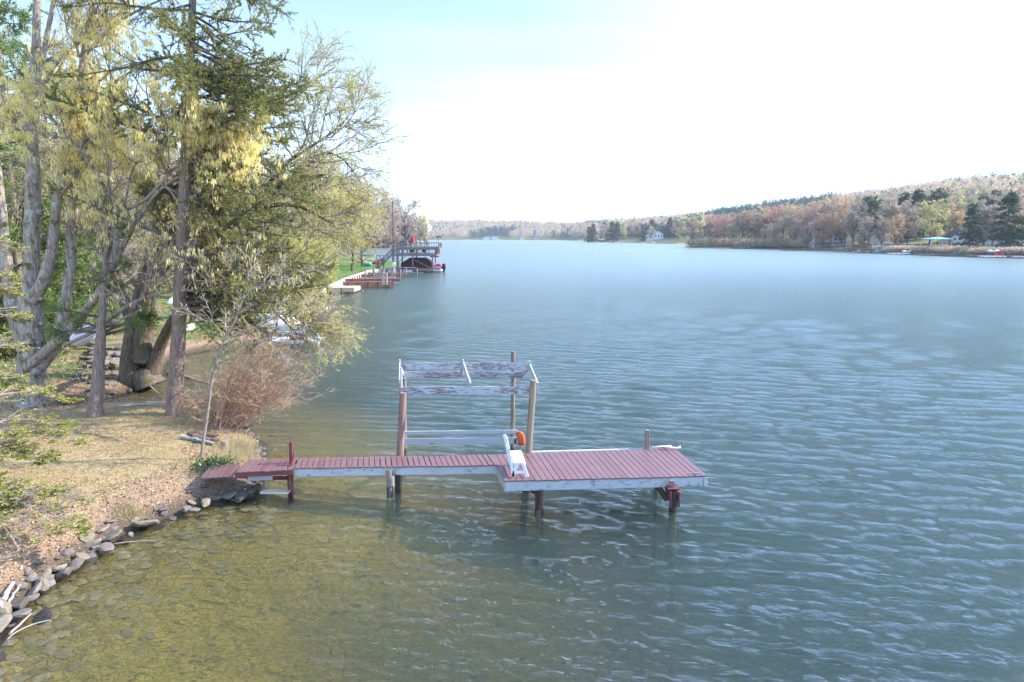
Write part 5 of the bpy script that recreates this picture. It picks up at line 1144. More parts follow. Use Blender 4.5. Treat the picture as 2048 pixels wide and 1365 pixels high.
kayak(733, 523, 4.2, .38, .05, KY, 'yellow-green kayak, furthest of the three on the lawn'); kayak(724, 528, 2.6, .36, .2, KO, 'orange kayak left of the turquoise barrel'); kayak(752, 530, 2.6, .40, .1, REDP, 'red kayak right of the turquoise barrel')
g_ = G(734, 533, .7); g_[2] = H(*g_[:2]) + .45; mb = MB(); mb.tube([g_ + (-1.1, 0, 0), g_ + (-1.0, 0, 0), g_ + (-.3, 0, 0), g_ + (.4, 0, 0), g_ + (1.0, 0, 0), g_ + (1.1, 0, 0)], [.3, .43, .46, .46, .43, .3], 12); obj('barrel', mb, TEAL, None, 'big turquoise barrel lying on the lawn in front of the kayaks', 'barrel', origin=g_, smooth=True)
g_ = G(676, 564, .7); g_[2] = H(*g_[:2]); mb = MB(); mb.tube([g_ + (0, 0, 0), g_ + (0, 0, .5)], [.9, .7], 14); obj('sandbox', mb, TEAL, None, 'low round turquoise tub beside the pale dock', 'tub', origin=g_)
g_ = G(655, 540, .7); g_[2] = H(*g_[:2]); t = thing('parasol', g_, 'faded green parasol on the lawn behind the young willows', 'parasol'); mb = MB(); mb.tube([g_, g_ + (0, 0, 2.1)], .04, 6); obj('pole', mb, GREYW, t); mb = MB(); mb.tube([g_ + (0, 0, 1.8), g_ + (0, 0, 2.05), g_ + (0, 0, 2.3)], [1.5, .9, .05], 10); obj('canopy', mb, m_plain('sage_cloth', (.30, .45, .36), .7), t)
# green bench-like swim raft, dock, utility pole
g_ = G(731, 507, 1); bx('swim_raft', g_[0] - 1.8, g_[0] + 1.8, g_[1] - .6, g_[1] + .6, .1, .5, m_plain('dark_green_paint', (.04, .12, .08), .6), None, label='small dark green raft on the water beyond the lawn', cat='raft', origin=g_)
Yp = 161; a = A(787, 527, Yp); a[2] = -1.0; b_ = A(785, 403, Yp); t = thing('utility_pole', a, 'thin dark utility pole rising behind the boathouse stairs', 'pole'); mb = MB(); mb.tube([a, b_], [.13, .08], 8); obj('pole', mb, m_plain('creosoted_wood', (.06, .045, .04), .8), t); mb = MB(); mb.box(b_ - (0, 0, .25), (.5, .12, .12)); obj('crossarm', mb, GREYW, t)
g_ = G(650, 621, 0); mb = MB(); mb.tube([g_ + (0, 0, -.2), g_ + (0, 0, 0), g_ + (0, 0, .25), g_ + (0, 0, .45), g_ + (0, 0, .5)], [.1, .25, .3, .2, .05], 12); obj('buoy', mb, WHITE, None, 'white mooring buoy floating beside the yellow-green willow', 'buoy', origin=g_, smooth=True)

# ---------------------------------------------------------------- white dock and boathouse behind the inlet
Yw = 48.0
wd = thing('white_dock', A(560, 685, Yw), 'white painted dock with a tall side rail behind the willow twigs', 'dock')
def WB(name, px0, px1, pyt, pyb, Y=Yw, th=.1, mat=WHITE, par=None):
    a = A(px0, (pyt + pyb) / 2, Y); b_ = A(px1, (pyt + pyb) / 2, Y); h = abs(A(px0, pyt, Y)[2] - A(px0, pyb, Y)[2]); mb = MB(); mb.beam(a, b_, th, h); return obj(name, mb, mat, par)
WB('side_rail', 545, 636, 653, 666, mat=PEEL2, par=wd); WB('deck_beam', 318, 637, 682, 688, par=wd); WB('rail_cap', 520, 636, 664, 668, Yw - .3, .3, mat=PEEL2, par=wd)
zt_ = A(500, 683, Yw)[2]; bx('deck_boards', A(330, 683, Yw)[0], A(636, 683, Yw)[0], Yw + .1, Yw + 2.2, zt_ - .06, zt_, PEEL2, wd)
for px in (637, 560, 500, 430, 340): 
    q = A(px, 690, Yw); bx('post', q[0] - .07, q[0] + .07, Yw - .15, Yw - .0, -2, A(px, 648 if px == 637 else 684, Yw)[2], WHITE if px == 637 else GREYW, wd)
bx('storage_box', A(542, 0, Yw)[0], A(573, 0, Yw)[0], Yw + .3, Yw + 1.1, zt_, zt_ + .55, BROWNR, wd)
# cream runabout
g_ = A(552, 640, 53.5); g_[2] = .1; t = thing('motor_boat', g_, 'cream motor boat with an orange stripe moored behind the white dock', 'boat')
mb = MB(); s_ = np.linspace(-1, 1, 9); mb.tube([g_ + (k * 2.0, 0, .45 + .12 * max(k, 0) ** 2) for k in s_], .75 * np.sqrt(np.maximum(1 - np.maximum(s_, -.6) ** 4, .02)) * np.where(s_ < -.8, .9, 1), 12); obj('hull', mb, CREAM, t, smooth=True)
bx('stripe', g_[0] - 1.5, g_[0] + 1.2, g_[1] - .78, g_[1] - .72, .35, .5, KO, t); bx('windshield', g_[0] - .1, g_[0] + .5, g_[1] - .5, g_[1] + .5, 1.0, 1.7, CREAM, t); bx('seat', g_[0] - 1.2, g_[0] - .5, g_[1] - .5, g_[1] + .5, 1.0, 1.6, CREAM, t, bevel=.08)
# boathouse with dark roof
Yh = 60; x0, x1 = A(425, 0, Yh)[0], A(540, 0, Yh)[0]; z0 = H((x0 + x1) / 2, Yh); zr, ze = A(0, 528, Yh)[2], A(0, 562, Yh)[2]
t = thing('boathouse', ((x0 + x1) / 2, Yh, z0), 'small boathouse with a dark blue-grey roof hidden behind the willow twigs', 'boathouse')
bx('wall', x0 + .3, x1 - .3, Yh, Yh + 5, z0 - .5, ze, GREYW, t); mb = MB(); v = [(x0, Yh - .5, ze), (x1, Yh - .5, ze), (x1, Yh + 2.5, zr), (x0, Yh + 2.5, zr), (x0, Yh + 5.5, ze), (x1, Yh + 5.5, ze)]
v2 = [(a_, b_, c_ - .15) for a_, b_, c_ in v]; mb.add(v + v2, [(0, 1, 2, 3), (3, 2, 5, 4), (6, 9, 8, 7), (9, 10, 11, 8), (0, 6, 7, 1), (4, 5, 11, 10)]); obj('roof', mb, DROOF, t)
for k in range(3): xx = lerp(x0, x1, .2 + .25 * k); bx('window', xx, xx + .8, Yh - .03, Yh + .02, ze - 1.2, ze - .4, GLASS, t)
# upturned white boat on the bank, white hulls under the willow, turquoise chairs
def hull(a, b_, r, lb, mat=WHITE, cat='boat', name='rowing_boat'):
    t = thing(name, (a + b_) / 2, lb, cat); mb = MB(); s_ = np.linspace(-1, 1, 11); mb.tube([lerp(a, b_, (k + 1) / 2) for k in s_], r * np.sqrt(np.maximum(1 - np.abs(s_) ** 2.2, .01)), 12); obj('hull', mb, mat, t, smooth=True)
    mb = MB(); mb.tube([lerp(a, b_, (k + 1) / 2) + (0, 0, r * math.sqrt(max(1 - abs(k) ** 2.2, .0)) * 1.0 + .02) for k in s_[1:-1]], .03, 5); obj('keel', mb, GREYW, t)
hull(A(142, 688, 33), A(192, 655, 34), .42, 'white rowing boat lying upside down on the bank behind the maple'); hull(A(335, 607, 54), A(398, 590, 57), .5, 'white boat hull under the willow branches, by the boathouse'); hull(A(338, 650, 47), A(390, 655, 49), .4, 'pale skiff lying beside the white dock, near its shore end')
for k, px in enumerate((245, 257)):
    q = A(px, 572, 52); q[2] = H(q[0], q[1]); t = thing('garden_chair', q, 'turquoise garden chair on the grass behind the maple, %s of the two' % ('left' if k == 0 else 'right'), 'chair', 'turquoise garden chairs'); x, y, z = q
    bx('seat', x - .3, x + .3, y - .3, y + .3, z + .35, z + .43, TEAL, t); mb = MB(); mb.beam((x, y + .3, z + .4), (x, y + .55, z + 1.1), .6, .05, (1, 0, 0)); obj('backrest', mb, TEAL, t)
    for a_ in (-.27, .27):
        bx('armrest', x + a_ - .05, x + a_ + .05, y - .35, y + .35, z + .6, z + .64, TEAL, t)
        for b_ in (-.27, .27): bx('leg', x + a_ - .03, x + a_ + .03, y + b_ - .03, y + b_ + .03, z, z + (.6 if b_ < 0 else .36), TEAL, t)
# ---------------------------------------------------------------- far shore: grown once per kind, then copied
def far_conifer(name, h, w, seed, label, n=1500, pine=False):
    rg = np.random.default_rng(seed); t = thing(name, (0, 0, 0), label, 'tree', 'trees on the far shore'); mb = MB(); mb.tube([(0, 0, -.5), (0, 0, h * .5), (.1, 0, h * .97)], [h * .016, h * .011, .03], 6); obj('trunk', mb, M['farbark'], t)
    mb = MB(); nb = 90; P = []; zs = h * (.10 if not pine else .25) + (h * (.88 if not pine else .73)) * np.sort(rg.uniform(0, 1, nb)) ** .9
    az = rg.uniform(0, 6.28, nb); f = (1 - (zs / h)) ** (.85 if not pine else .55); L = w * (.15 + f) * rg.uniform(.65, 1.12, nb)
    d = np.stack([np.cos(az), np.sin(az), np.full(nb, -.12 if not pine else .12)], 1)
    s0 = np.stack([0 * zs, 0 * zs, zs], 1); k = np.linspace(0, 1, 5)[None, :, None]; P = s0[:, None] + d[:, None] * L[:, None, None] * k; P[:, :, 2] -= (k[..., 0] ** 2) * (.06 * L[:, None] if not pine else -.03 * L[:, None])
    mb.tubes(P, np.linspace(.07, .01, 5)[None] * np.ones((nb, 1)), 3); obj('limbs', mb, M['farbark'], t)
    pos, dd = along(P, n, rg, (.12, 1)); q = h / 16; pos = pos + rg.normal(0, .22 * q, pos.shape) * (1, 1, .6); mb = MB(); mb.cards(pos, nrm(dd + rg.normal(size=dd.shape) * .6), rg.uniform(.5, 1.1, len(pos)) * q, rg.uniform(.22, .5, len(pos)) * q, rg); obj('crown', mb, M['farcon'], t); return t
def far_broad(name, h, w, seed, label, twigs=700, leaves=3400, ls=.5):
    rg = np.random.default_rng(seed); t = thing(name, (0, 0, 0), label, 'tree', 'trees on the far shore'); mb = MB(); tr = curve([(0, 0, -.5), (rg.normal(0, .2), 0, h * .25), (rg.normal(0, .5), 0, h * .55), (0, 0, h * .9)], 10)
    P, R = tr[None], np.linspace(h * .02, .05, 10)[None]; mb.tubes(P, R, 6); P1, R1 = shoots(P, R, 16, (.22, .95), (25, 62), (h * .32, h * .55), 7, rg, .10, .09, .6, .2, .04, shrink=.35); mb.tubes(P1, R1, 4); obj('trunk', mb, M['farbark'], t)
    sc_ = w / (h * .42); P1 = P1.copy(); P1[:, :, :2] *= sc_
    P2, R2 = shoots(P1, R1, 150, (.2, 1), (20, 60), (h * .12, h * .26), 5, rg, .05, .12, .6, .08, .03); P3, R3 = shoots(P2, R2, twigs, (.1, 1), (20, 60), (h * .05, h * .12), 4, rg, .04, .12, .7, .045, .022); mb = MB(); mb.tubes(P2, R2, 3); mb.tubes(P3, R3, 3); obj('twigs', mb, M['fartwig'], t)
    pos, d = along(P3, leaves, rg, (.1, 1)); mb = MB(); mb.cards(pos + rg.normal(0, .15, pos.shape), nrm(d + rg.normal(size=d.shape) * .8), rg.uniform(.6, 1.3, len(pos)) * ls, rg.uniform(.3, .7, len(pos)) * ls, rg); obj('crown', mb, M['fargrey'], t); return t
M['farbark'] = m_plain('far_bark', (.13, .10, .09), .9, .2, .3); M['fartwig'] = m_plain('far_twigs', (.45, .35, .30), .9, .2, .2)
def fl(n, *c): M[n] = m_leaf(n, list(c), .35)
fl('farcon', (.04, .085, .055), (.07, .12, .065), (.09, .14, .07)); fl('fargrey', (.44, .36, .29), (.56, .45, .34), (.52, .45, .30)); fl('farsalmon', (.66, .36, .26), (.74, .44, .28), (.56, .34, .30)); fl('farred', (.78, .26, .22), (.72, .34, .26), (.60, .30, .26))
fl('faryellow', (.78, .70, .28), (.68, .64, .24), (.84, .74, .38)); fl('fargreen', (.50, .54, .18), (.58, .60, .24), (.44, .48, .18)); fl('farorange', (.78, .52, .24), (.70, .48, .24), (.62, .44, .26)); fl('farpale', (.62, .52, .40), (.70, .62, .46), (.56, .46, .36))
FD = {}
def shY(px):
    ys = np.arange(60, 1700, 1.0) if px < 1366 else np.arange(60, 520, .5)
    q = np.stack([(px - 1024) / F * ys, ys], 1); i_ = np.argmax(inside(q, PR)); return float(ys[i_])
def gpf(px, Y): x = (px - 1024) / F * Y; return np.array((x, Y, H(x, Y) - .2))
KIND = {'C': 'dark spruce', 'P': 'broad dark pine', 'G': 'bare grey-brown tree', 'S': 'salmon-pink budding tree', 'R': 'red budding maple', 'Y': 'pale yellow leafing tree', 'N': 'yellow-green leafing tree', 'O': 'orange-tinted leafing tree', 'W': 'pale straw-coloured tree'}
CM = {'G': 'fargrey', 'S': 'farsalmon', 'R': 'farred', 'Y': 'faryellow', 'N': 'fargreen', 'O': 'farorange', 'W': 'farpale'}
pro = {'C0': far_conifer('spruce_tree', 16, 5.0, 1, 'x', 3400), 'C1': far_conifer('spruce_tree', 16, 4.2, 2, 'x', 3000), 'P0': far_conifer('pine_tree', 16, 5.6, 3, 'x', 2600, True), 'B0': far_broad('broadleaf_tree', 16, 7, 4, 'x'), 'B1': far_broad('broadleaf_tree', 16, 6, 5, 'x'), 'B2': far_broad('broadleaf_tree', 16, 8, 6, 'x', 800, 1700), 'B3': far_broad('broadleaf_tree', 16, 5, 7, 'x')}
pf = {k: family(v) for k, v in pro.items()}; used_ = set(); rz_ = np.random.default_rng(71)
def far_tree(kd, px, Y, ytop, label, wide=1.0):
    b_ = gpf(px, Y); h = (A(px, ytop, Y)[2] - b_[2]); s_ = h / 16
    v = {'C': 'C%d' % rz_.integers(0, 2), 'P': 'P0'}.get(kd) or 'B%d' % rz_.integers(0, 4)
    mats = {'crown': M[CM[kd]]} if kd in CM else None
    a = rz_.uniform(0, 6.28)
    return copy_tree(pro[v], b_, a, (s_ * wide, s_ * wide, s_), label, 'trees on the far shore', mats, pf[v])
# right shore, along the water from the wooded point to the edge of the photo: kind, px, depth, top row, where
ROW = [('G', 1378, 500, 440), ('Y', 1392, 520, 436), ('W', 1398, 490, 462), ('S', 1408, 505, 444), ('G', 1422, 500, 436), ('R', 1436, 490, 440), ('S', 1448, 480, 436), ('N', 1456, 470, 452), ('S', 1468, 478, 432), ('G', 1478, 470, 430), ('O', 1490, 475, 427), ('G', 1502, 460, 428), ('Y', 1514, 470, 420), ('S', 1528, 455, 424), ('R', 1548, 460, 418), ('G', 1560, 440, 425), ('Y', 1574, 452, 419), ('O', 1586, 440, 420), ('S', 1598, 425, 424), ('G', 1612, 430, 420), ('S', 1628, 420, 412),
       ('Y', 1642, 430, 405), ('G', 1655, 405, 412), ('O', 1668, 415, 402), ('O', 1684, 385, 410), ('G', 1698, 370, 415), ('P', 1730, 372, 392), ('N', 1748, 380, 414), ('W', 1772, 365, 398), ('C', 1793, 375, 383), ('C', 1822, 372, 376), ('G', 1806, 350, 410), ('P', 1864, 385, 376), ('O', 1783, 330, 436), ('Y', 1850, 318, 410), ('N', 1866, 330, 418), ('O', 1890, 330, 414), ('N', 1918, 350, 382), ('C', 1930, 285, 405), ('P', 1972, 345, 380), ('G', 1958, 290, 402), ('W', 1975, 285, 420), ('C', 2001, 268, 380), ('G', 2022, 300, 398), ('O', 2036, 310, 400), ('C', 2052, 290, 384), ('G', 2066, 270, 404), ('G', 1990, 320, 396), ('G', 1756, 345, 438), ('G', 1722, 348, 440), ('S', 1640, 390, 434), ('G', 1582, 422, 446), ('N', 1520, 448, 460), ('N', 1490, 455, 464), ('S', 1428, 485, 458), ('W', 1412, 478, 474), ('G', 1545, 430, 452), ('G', 1608, 400, 450), ('G', 1676, 395, 440),
       ('S', 1418, 530, 436), ('S', 1540, 475, 421), ('G', 1585, 470, 416), ('R', 1555, 500, 416), ('O', 1620, 455, 410), ('G', 1440, 520, 432), ('G', 1700, 420, 398), ('W', 1712, 400, 405), ('N', 1740, 420, 396), ('G', 1765, 400, 392), ('C', 1779, 430, 396), ('G', 1836, 400, 388), ('W', 1850, 420, 384), ('G', 1880, 400, 388), ('Y', 1900, 380, 398), ('C', 1945, 380, 384), ('G', 1935, 400, 378), ('S', 2015, 380, 384), ('Y', 2040, 400, 372), ('O', 1660, 470, 400)]
LM = [(1385, 'at the tip of the wooded point'), (1440, 'near the tip of the wooded point'), (1500, 'in the middle of the wooded point'), (1560, 'where the wooded point broadens'), (1620, 'between the wooded point and the grey gabled house'), (1690, 'around the grey gabled house'), (1760, 'between the gabled house and the white A-frame'), (1830, 'around the white A-frame house'), (1900, 'behind the turquoise pavilion'), (1960, 'between the pavilion and the long lilac house'), (2100, 'beside the long lilac house')]
ORD = ['nearest the water', 'second from the water', 'third from the water', 'fourth from the water', 'fifth from the water']
grp_ = {}
for r_ in ROW:
    z_ = next(l for lim, l in LM if r_[1] <= lim); grp_.setdefault((r_[0], z_), []).append(r_)
for (kd, z_), rs in grp_.items():
    rs = sorted(rs, key=lambda q: q[2])
    for k, (kd_, px, Y, yt) in enumerate(rs): far_tree(kd, px, Y, yt, KIND[kd] + ' ' + z_ + ('' if len(rs) == 1 else ', ' + ORD[min(k, 4)]), 1.15 if kd not in 'CP' else 1.0)
# second headland and the small cove
ROW2 = [('W', 1167, 960, 462, 'left of the spruce pair on the small headland'), ('C', 1184, 940, 446, 'left of the spruce pair on the small headland'), ('C', 1177, 950, 452, 'shorter, beside the spruce pair on the small headland'), ('G', 1199, 960, 452, 'between the two dark spruces on the headland'), ('C', 1206, 1000, 443, 'behind the red boathouse, further back'), ('C', 1222, 900, 442, 'right of the red boathouse on the headland'), ('C', 1232, 905, 443, 'rightmost of the headland spruces'), ('Y', 1243, 910, 447, 'beside the small green lawn of the headland'), ('G', 1253, 960, 446, 'behind the small green lawn'), ('G', 1262, 930, 448, 'right of the small green lawn'),
        ('G', 1272, 900, 446, 'left of the white house in the cove'), ('C', 1284, 850, 460, 'left of the white house in the cove'), ('C', 1300, 900, 438, 'high behind the white house in the cove'), ('W', 1298, 840, 456, 'close to the white house in the cove'), ('G', 1315, 870, 444, 'behind the white house in the cove'), ('C', 1336, 860, 434, 'on the slope above the cove'), ('G', 1345, 820, 450, 'right of the white house in the cove'), ('Y', 1366, 760, 438, 'at the right end of the cove'), ('N', 1352, 780, 458, 'at the right end of the cove'), ('G', 1380, 740, 436, 'where the cove meets the wooded point')]
for kd, px, Y, yt, z_ in ROW2: far_tree(kd, px, Y, yt, KIND[kd] + ' ' + z_, 1.1)
# left side: bare mauve wood and the point beyond the boathouse
ROW3 = [('G', 735, 470, 392), ('G', 748, 480, 388), ('G', 722, 500, 385), ('G', 760, 500, 400), ('G', 770, 490, 418), ('G', 780, 495, 430), ('S', 755, 470, 428), ('G', 768, 470, 448), ('G', 742, 452, 440), ('G', 778, 470, 455), ('G', 700, 520, 380), ('G', 690, 480, 395), ('G', 710, 455, 420), ('G', 670, 500, 390), ('S', 725, 455, 452)]
for k, (kd, px, Y, yt) in enumerate(ROW3): far_tree(kd, px, Y, yt, 'bare mauve-grey tree of the wood across the bay, left of the utility pole' if kd == 'G' else KIND[kd] + (' under the mauve bare wood across the bay' if k < 10 else ' at the left end of the wood across the bay'), 1.2)
for kd, px, Y, yt, lb in [('C', 797, 540, 420, 'dark spruce just right of the utility pole, left of two'), ('C', 806, 560, 428, 'dark spruce just right of the utility pole, right of two'), ('G', 815, 530, 404, 'tall bare tree in front of the spruces beyond the boathouse'), ('G', 826, 545, 428, 'shorter bare tree right of the spruces beyond the boathouse'), ('C', 820, 560, 436, 'small dark conifer behind the red parasol'), ('Y', 843, 600, 436, 'pale yellow tree on the far point, left of the pair'), ('Y', 855, 590, 440, 'pale yellow tree on the far point, right of the pair'), ('G', 834, 560, 446, 'small bare tree between spruces and the pale yellow pair')]:
    far_tree(kd, px, Y, yt, lb, 1.1 if kd not in 'C' else .9)
for v in pro.values():
    def rm(o):
        for c_ in kids(o): rm(c_)
        bpy.data.objects.remove(o)
    rm(v)
# forest that reads as one mass: hill slopes
m, nt, out = newmat('forest_canopy'); at_ = nt.nodes.new('ShaderNodeAttribute'); at_.attribute_name = 'tint'; g = nt.nodes.new('ShaderNodeNewGeometry')
c = mixc(nt, .7, at_.outputs['Color'], ramp(nt, g.outputs['Random Per Island'], [(0, (.82, .82, .82)), (.5, (1, 1, 1)), (1, (1.18, 1.16, 1.14))]), 'MULTIPLY'); p_ = finish(nt, out, c, .9, None, spec=.1); tl_ = nt.nodes.new('ShaderNodeBsdfTranslucent'); nt.links.new(c, tl_.inputs[0]); xx_ = nt.nodes.new('ShaderNodeMixShader'); xx_.inputs[0].default_value = .5; nt.links.new(p_.outputs[0], xx_.inputs[1]); nt.links.new(tl_.outputs[0], xx_.inputs[2]); nt.links.new(xx_.outputs[0], out.inputs[0]); FORM = m
TINT = np.array([(.50, .42, .35), (.57, .45, .35), (.50, .44, .30), (.64, .42, .30), (.68, .38, .30), (.70, .64, .30), (.52, .54, .24), (.07, .13, .09), (.055, .10, .08)])
def forest(name, label, pts, seed, h=14, w=5.5, ncard=34, pcon=.2, cs=1.5, probs=None):
    rg = np.random.default_rng(seed); n = len(pts); z = height(pts); kind = rg.choice(len(TINT), n, p=probs if probs is not None else [.22, .15, .13, .12, .08, .12, .07, .06, .05])
    cl = cheap_noise(pts[:, 0], pts[:, 1], .012, seed); con = (kind >= 7) | (cl > .75 - pcon); kind = np.where(con, rg.choice([7, 8], n), kind); hh = h * rg.uniform(.75, 1.2, n) * np.where(con, 1.12, 1)
    u_ = rg.uniform(0, 1, (n, ncard)); a = rg.uniform(0, 6.28, (n, ncard)); prof = np.where(con[:, None], (1 - u_) * .75 + .08, np.sqrt(np.clip(1 - (2 * u_ - 1.0) ** 2, 0, 1)) * .9 + .05)
    r = w * prof * np.sqrt(rg.uniform(.3, 1, (n, ncard))) * rg.uniform(.8, 1.2, (n, 1)); zz_ = z[:, None] + hh[:, None] * (np.where(con[:, None], .1, .25) + np.where(con[:, None], .9, .75) * u_)
    pos = np.stack([pts[:, :1] + r * np.cos(a), pts[:, 1:] + r * np.sin(a), zz_], -1).reshape(-1, 3); ax = nrm(rg.normal(size=pos.shape)); mb = MB(); k = len(pos); mb.cards(pos, ax, rg.uniform(.7, 1.4, k) * cs, rg.uniform(.45, .9, k) * cs, rg)
    t0 = n * 3
    me = mb.mesh(name); ca = me.attributes.new('tint', 'FLOAT_COLOR', 'POINT'); col = np.repeat(TINT[kind], ncard * 4, 0); col = np.column_stack([col, np.ones(len(col))]); ca.data.foreach_set('color', col.astype(np.float32).ravel())
    obj(name, me, FORM, None, label, 'forest', kind='stuff')
def strip(px0, px1, ystart, yend, n, seed, jit=0):
    rg = np.random.default_rng(seed); px = rg.uniform(px0, px1, n); s_ = np.interp(px, SHY[:, 0], SHY[:, 1]) if ystart is None else np.full(n, ystart); e_ = np.interp(px, CR[:, 0], CR[:, 1]) if yend is None else np.full(n, yend)
    f_ = rg.uniform(0, 1, n) ** .8; Y = s_ + (jit if ystart is None else 0) + (e_ * 1.04 - s_ - jit) * f_; return np.stack([(px - 1024) / F * Y, Y], 1)
q = strip(1375, 2150, None, None, 6500, 5, 110); q = q[sdist(q) > 60]; forest('hillside_forest', 'mixed spring forest covering the long hillside on the right', q, 1, 14, 5.5, 44, .22, 1.7)
q = strip(1165, 1395, None, None, 2200, 6, 70); q = q[sdist(q) > 45]; forest('hillside_forest', 'mixed forest on the low hill behind the small cove', q, 2, 15, 6, 44, .32, 2.0)
q = strip(700, 1190, None, None, 3600, 7, 30); q = q[sdist(q) > 5]; forest('far_end_forest', 'hazy mauve and green forest at the far end of the lake', q, 3, 17, 8, 46, .25, 2.6)
rg = np.random.default_rng(9); n = 900; px = rg.uniform(560, 800, n); Y = rg.uniform(470, 760, n); q = np.stack([(px - 1024) / F * Y, Y], 1); q = q[sdist(q) > 22]; forest('bay_forest', 'bare mauve wood on the slope across the bay', q, 4, 15, 5.5, 40, .02, 1.6, [.34, .3, .2, .08, .02, .03, .03, 0, 0])
q = strip(1425, 1660, 700, 930, 900, 15); forest('ridge_pines', 'dark evergreen belt just under the crest of the right hill', q, 11, 17, 5, 44, .9, 1.6, [0, 0, 0, 0, 0, 0, 0, .5, .5])
rg = np.random.default_rng(23); px = rg.uniform(1700, 2110, 1500); Y0_ = np.interp(px, np.arange(1690, 2120, 10), [shY(q_) for q_ in range(1690, 2120, 10)]); Y = Y0_ + rg.uniform(1.5, 13, 1500); q = np.stack([(px - 1024) / F * Y, Y], 1); q = q[sdist(q) > .5]
forest('shore_scrub', 'dark reddish shrubs and plants along the built-up far bank', q, 9, 2.2, 1.6, 30, -.9, .6, [.3, .05, .3, .2, .05, .0, .1, 0, 0])
# low shore scrub of the wooded point
rg = np.random.default_rng(19); px = rg.uniform(1371, 1600, 700); Y = np.interp(px, [1371, 1400, 1450, 1600], [492, 476, 452, 402]) + rg.uniform(2, 26, 700); q = np.stack([(px - 1024) / F * Y, Y], 1); q = q[sdist(q) > .5]
forest('shore_scrub', 'reddish and straw scrub along the foot of the wooded point', q, 8, 4.5, 2.6, 40, -.9, .9, [.1, .15, .1, .25, .1, .15, .15, 0, 0])

# ---------------------------------------------------------------- houses, docks, boats over there
LIL = m_plain('pale_siding', (.62, .60, .62), .7, .06, .5); WHS = m_plain('white_siding', (.80, .80, .80), .7, .05, .5); RDB = m_plain('red_siding', (.50, .07, .07), .7, .1, .5); RFG = m_plain('grey_roof', (.22, .22, .25), .8, .15, .5); RFB = m_plain('brown_roof', (.10, .075, .075), .8, .2, .5); TQ = m_plain('turquoise_roof', (.22, .50, .55), .6, .1, .5); RETW = m_wood('brown_retaining_timber', (.24, .10, .07), (1, 1, 1), .3, .8)
def house(px0, px1, ybase, yeave, yridge, Y, dp, wall, roof, label, gable='front', name='house', deck=None, nwin=3, zb=None):
    x0, x1 = (px0 - 1024) / F * Y, (px1 - 1024) / F * Y; zb = A(0, ybase, Y)[2] if zb is None else zb; ze, zr = A(0, yeave, Y)[2], A(0, yridge, Y)[2]; t = thing(name, ((x0 + x1) / 2, Y, zb), label, 'house')
    bx('wall', x0, x1, Y, Y + dp, min(zb, H((x0 + x1) / 2, Y)) - 1.5, ze, wall, t); o = .5; mb = MB()
    if gable == 'front':
        xm = (x0 + x1) / 2; v = [(x0 - o, Y - o, ze - .2), (xm, Y - o, zr), (x1 + o, Y - o, ze - .2), (x0 - o, Y + dp + o, ze - .2), (xm, Y + dp + o, zr), (x1 + o, Y + dp + o, ze - .2)]; v2 = [(a_, b_, c_ - .3) for a_, b_, c_ in v]
        mb.add(v + v2, [(0, 1, 4, 3), (1, 2, 5, 4), (6, 9, 10, 7), (7, 10, 11, 8), (0, 6, 7, 1), (1, 7, 8, 2), (0, 3, 9, 6), (2, 8, 11, 5)]); m2 = MB(); m2.add([(x0, Y + .02, ze), (x1, Y + .02, ze), (xm, Y + .02, zr - .35), (x0, Y + .3, ze), (x1, Y + .3, ze), (xm, Y + .3, zr - .35)], [(0, 1, 2), (3, 5, 4)]); obj('gable', m2, wall, t)
    else:
        ym = Y + dp / 2; v = [(x0 - o, Y - o, ze - .1), (x1 + o, Y - o, ze - .1), (x1 + o, ym, zr), (x0 - o, ym, zr), (x0 - o, Y + dp + o, ze - .1), (x1 + o, Y + dp + o, ze - .1)]; v2 = [(a_, b_, c_ - .3) for a_, b_, c_ in v]
        mb.add(v + v2, [(0, 1, 2, 3), (3, 2, 5, 4), (6, 9, 8, 7), (9, 10, 11, 8), (0, 6, 7, 1), (0, 3, 9, 6), (3, 4, 10, 9), (1, 7, 8, 2), (2, 8, 11, 5)])
    obj('roof', mb, roof, t); W_ = x1 - x0; hh = ze - zb
    for k in range(nwin):
        xc = x0 + W_ * (k + .5) / nwin; w_ = min(.9, W_ * .13); f_ = bx('window', xc - w_, xc + w_, Y - .06, Y + .02, zb + hh * .38, zb + hh * .78, WHS, t); bx('pane', xc - w_ + .12, xc + w_ - .12, Y - .09, Y - .055, zb + hh * .38 + .12, zb + hh * .78 - .12, GLASS, f_)
    if deck:
        bx('porch_deck', x0 - 1, x1 + 1, Y - 3.5, Y - .1, zb - .35, zb, RFB, t); mb = MB(); n_ = int((W_ + 2) / 1.6)
        for k in range(n_ + 1): mb.box((x0 - 1 + (W_ + 2) * k / n_, Y - 3.4, zb + .5), (.12, .12, 1.0))
        mb.box(((x0 + x1) / 2, Y - 3.4, zb + 1.0), (W_ + 2, .12, .12)); obj('porch_railing', mb, WHS, t)
    return t
house(1660, 1686, 486, 473, 462, 402, 12, LIL, RFG, 'grey gabled house with a white-trimmed roof among bare trees', 'front', deck=1)
house(1622, 1658, 486, 477, 468, 408, 9, WHS, RFG, 'low white wing with a porch beside the grey gabled house', 'side', deck=1, nwin=5)
house(1747, 1764, 486, 474, 460, 372, 9, WHS, WHS, 'white A-frame house half hidden behind spring trees', 'front', nwin=2)
house(1770, 1783, 486, 478, 472, 360, 7, WHS, RFG, 'small white cottage beside the A-frame house', 'side', nwin=2)
house(1968, 2032, 487, 475, 466, 300, 10, LIL, RFG, 'long lilac-grey house behind the two big spruces', 'side', nwin=6); house(1940, 1962, 488, 478, 471, 305, 9, LIL, RFB, 'pale house with white windows left of the long lilac house', 'side', nwin=2)
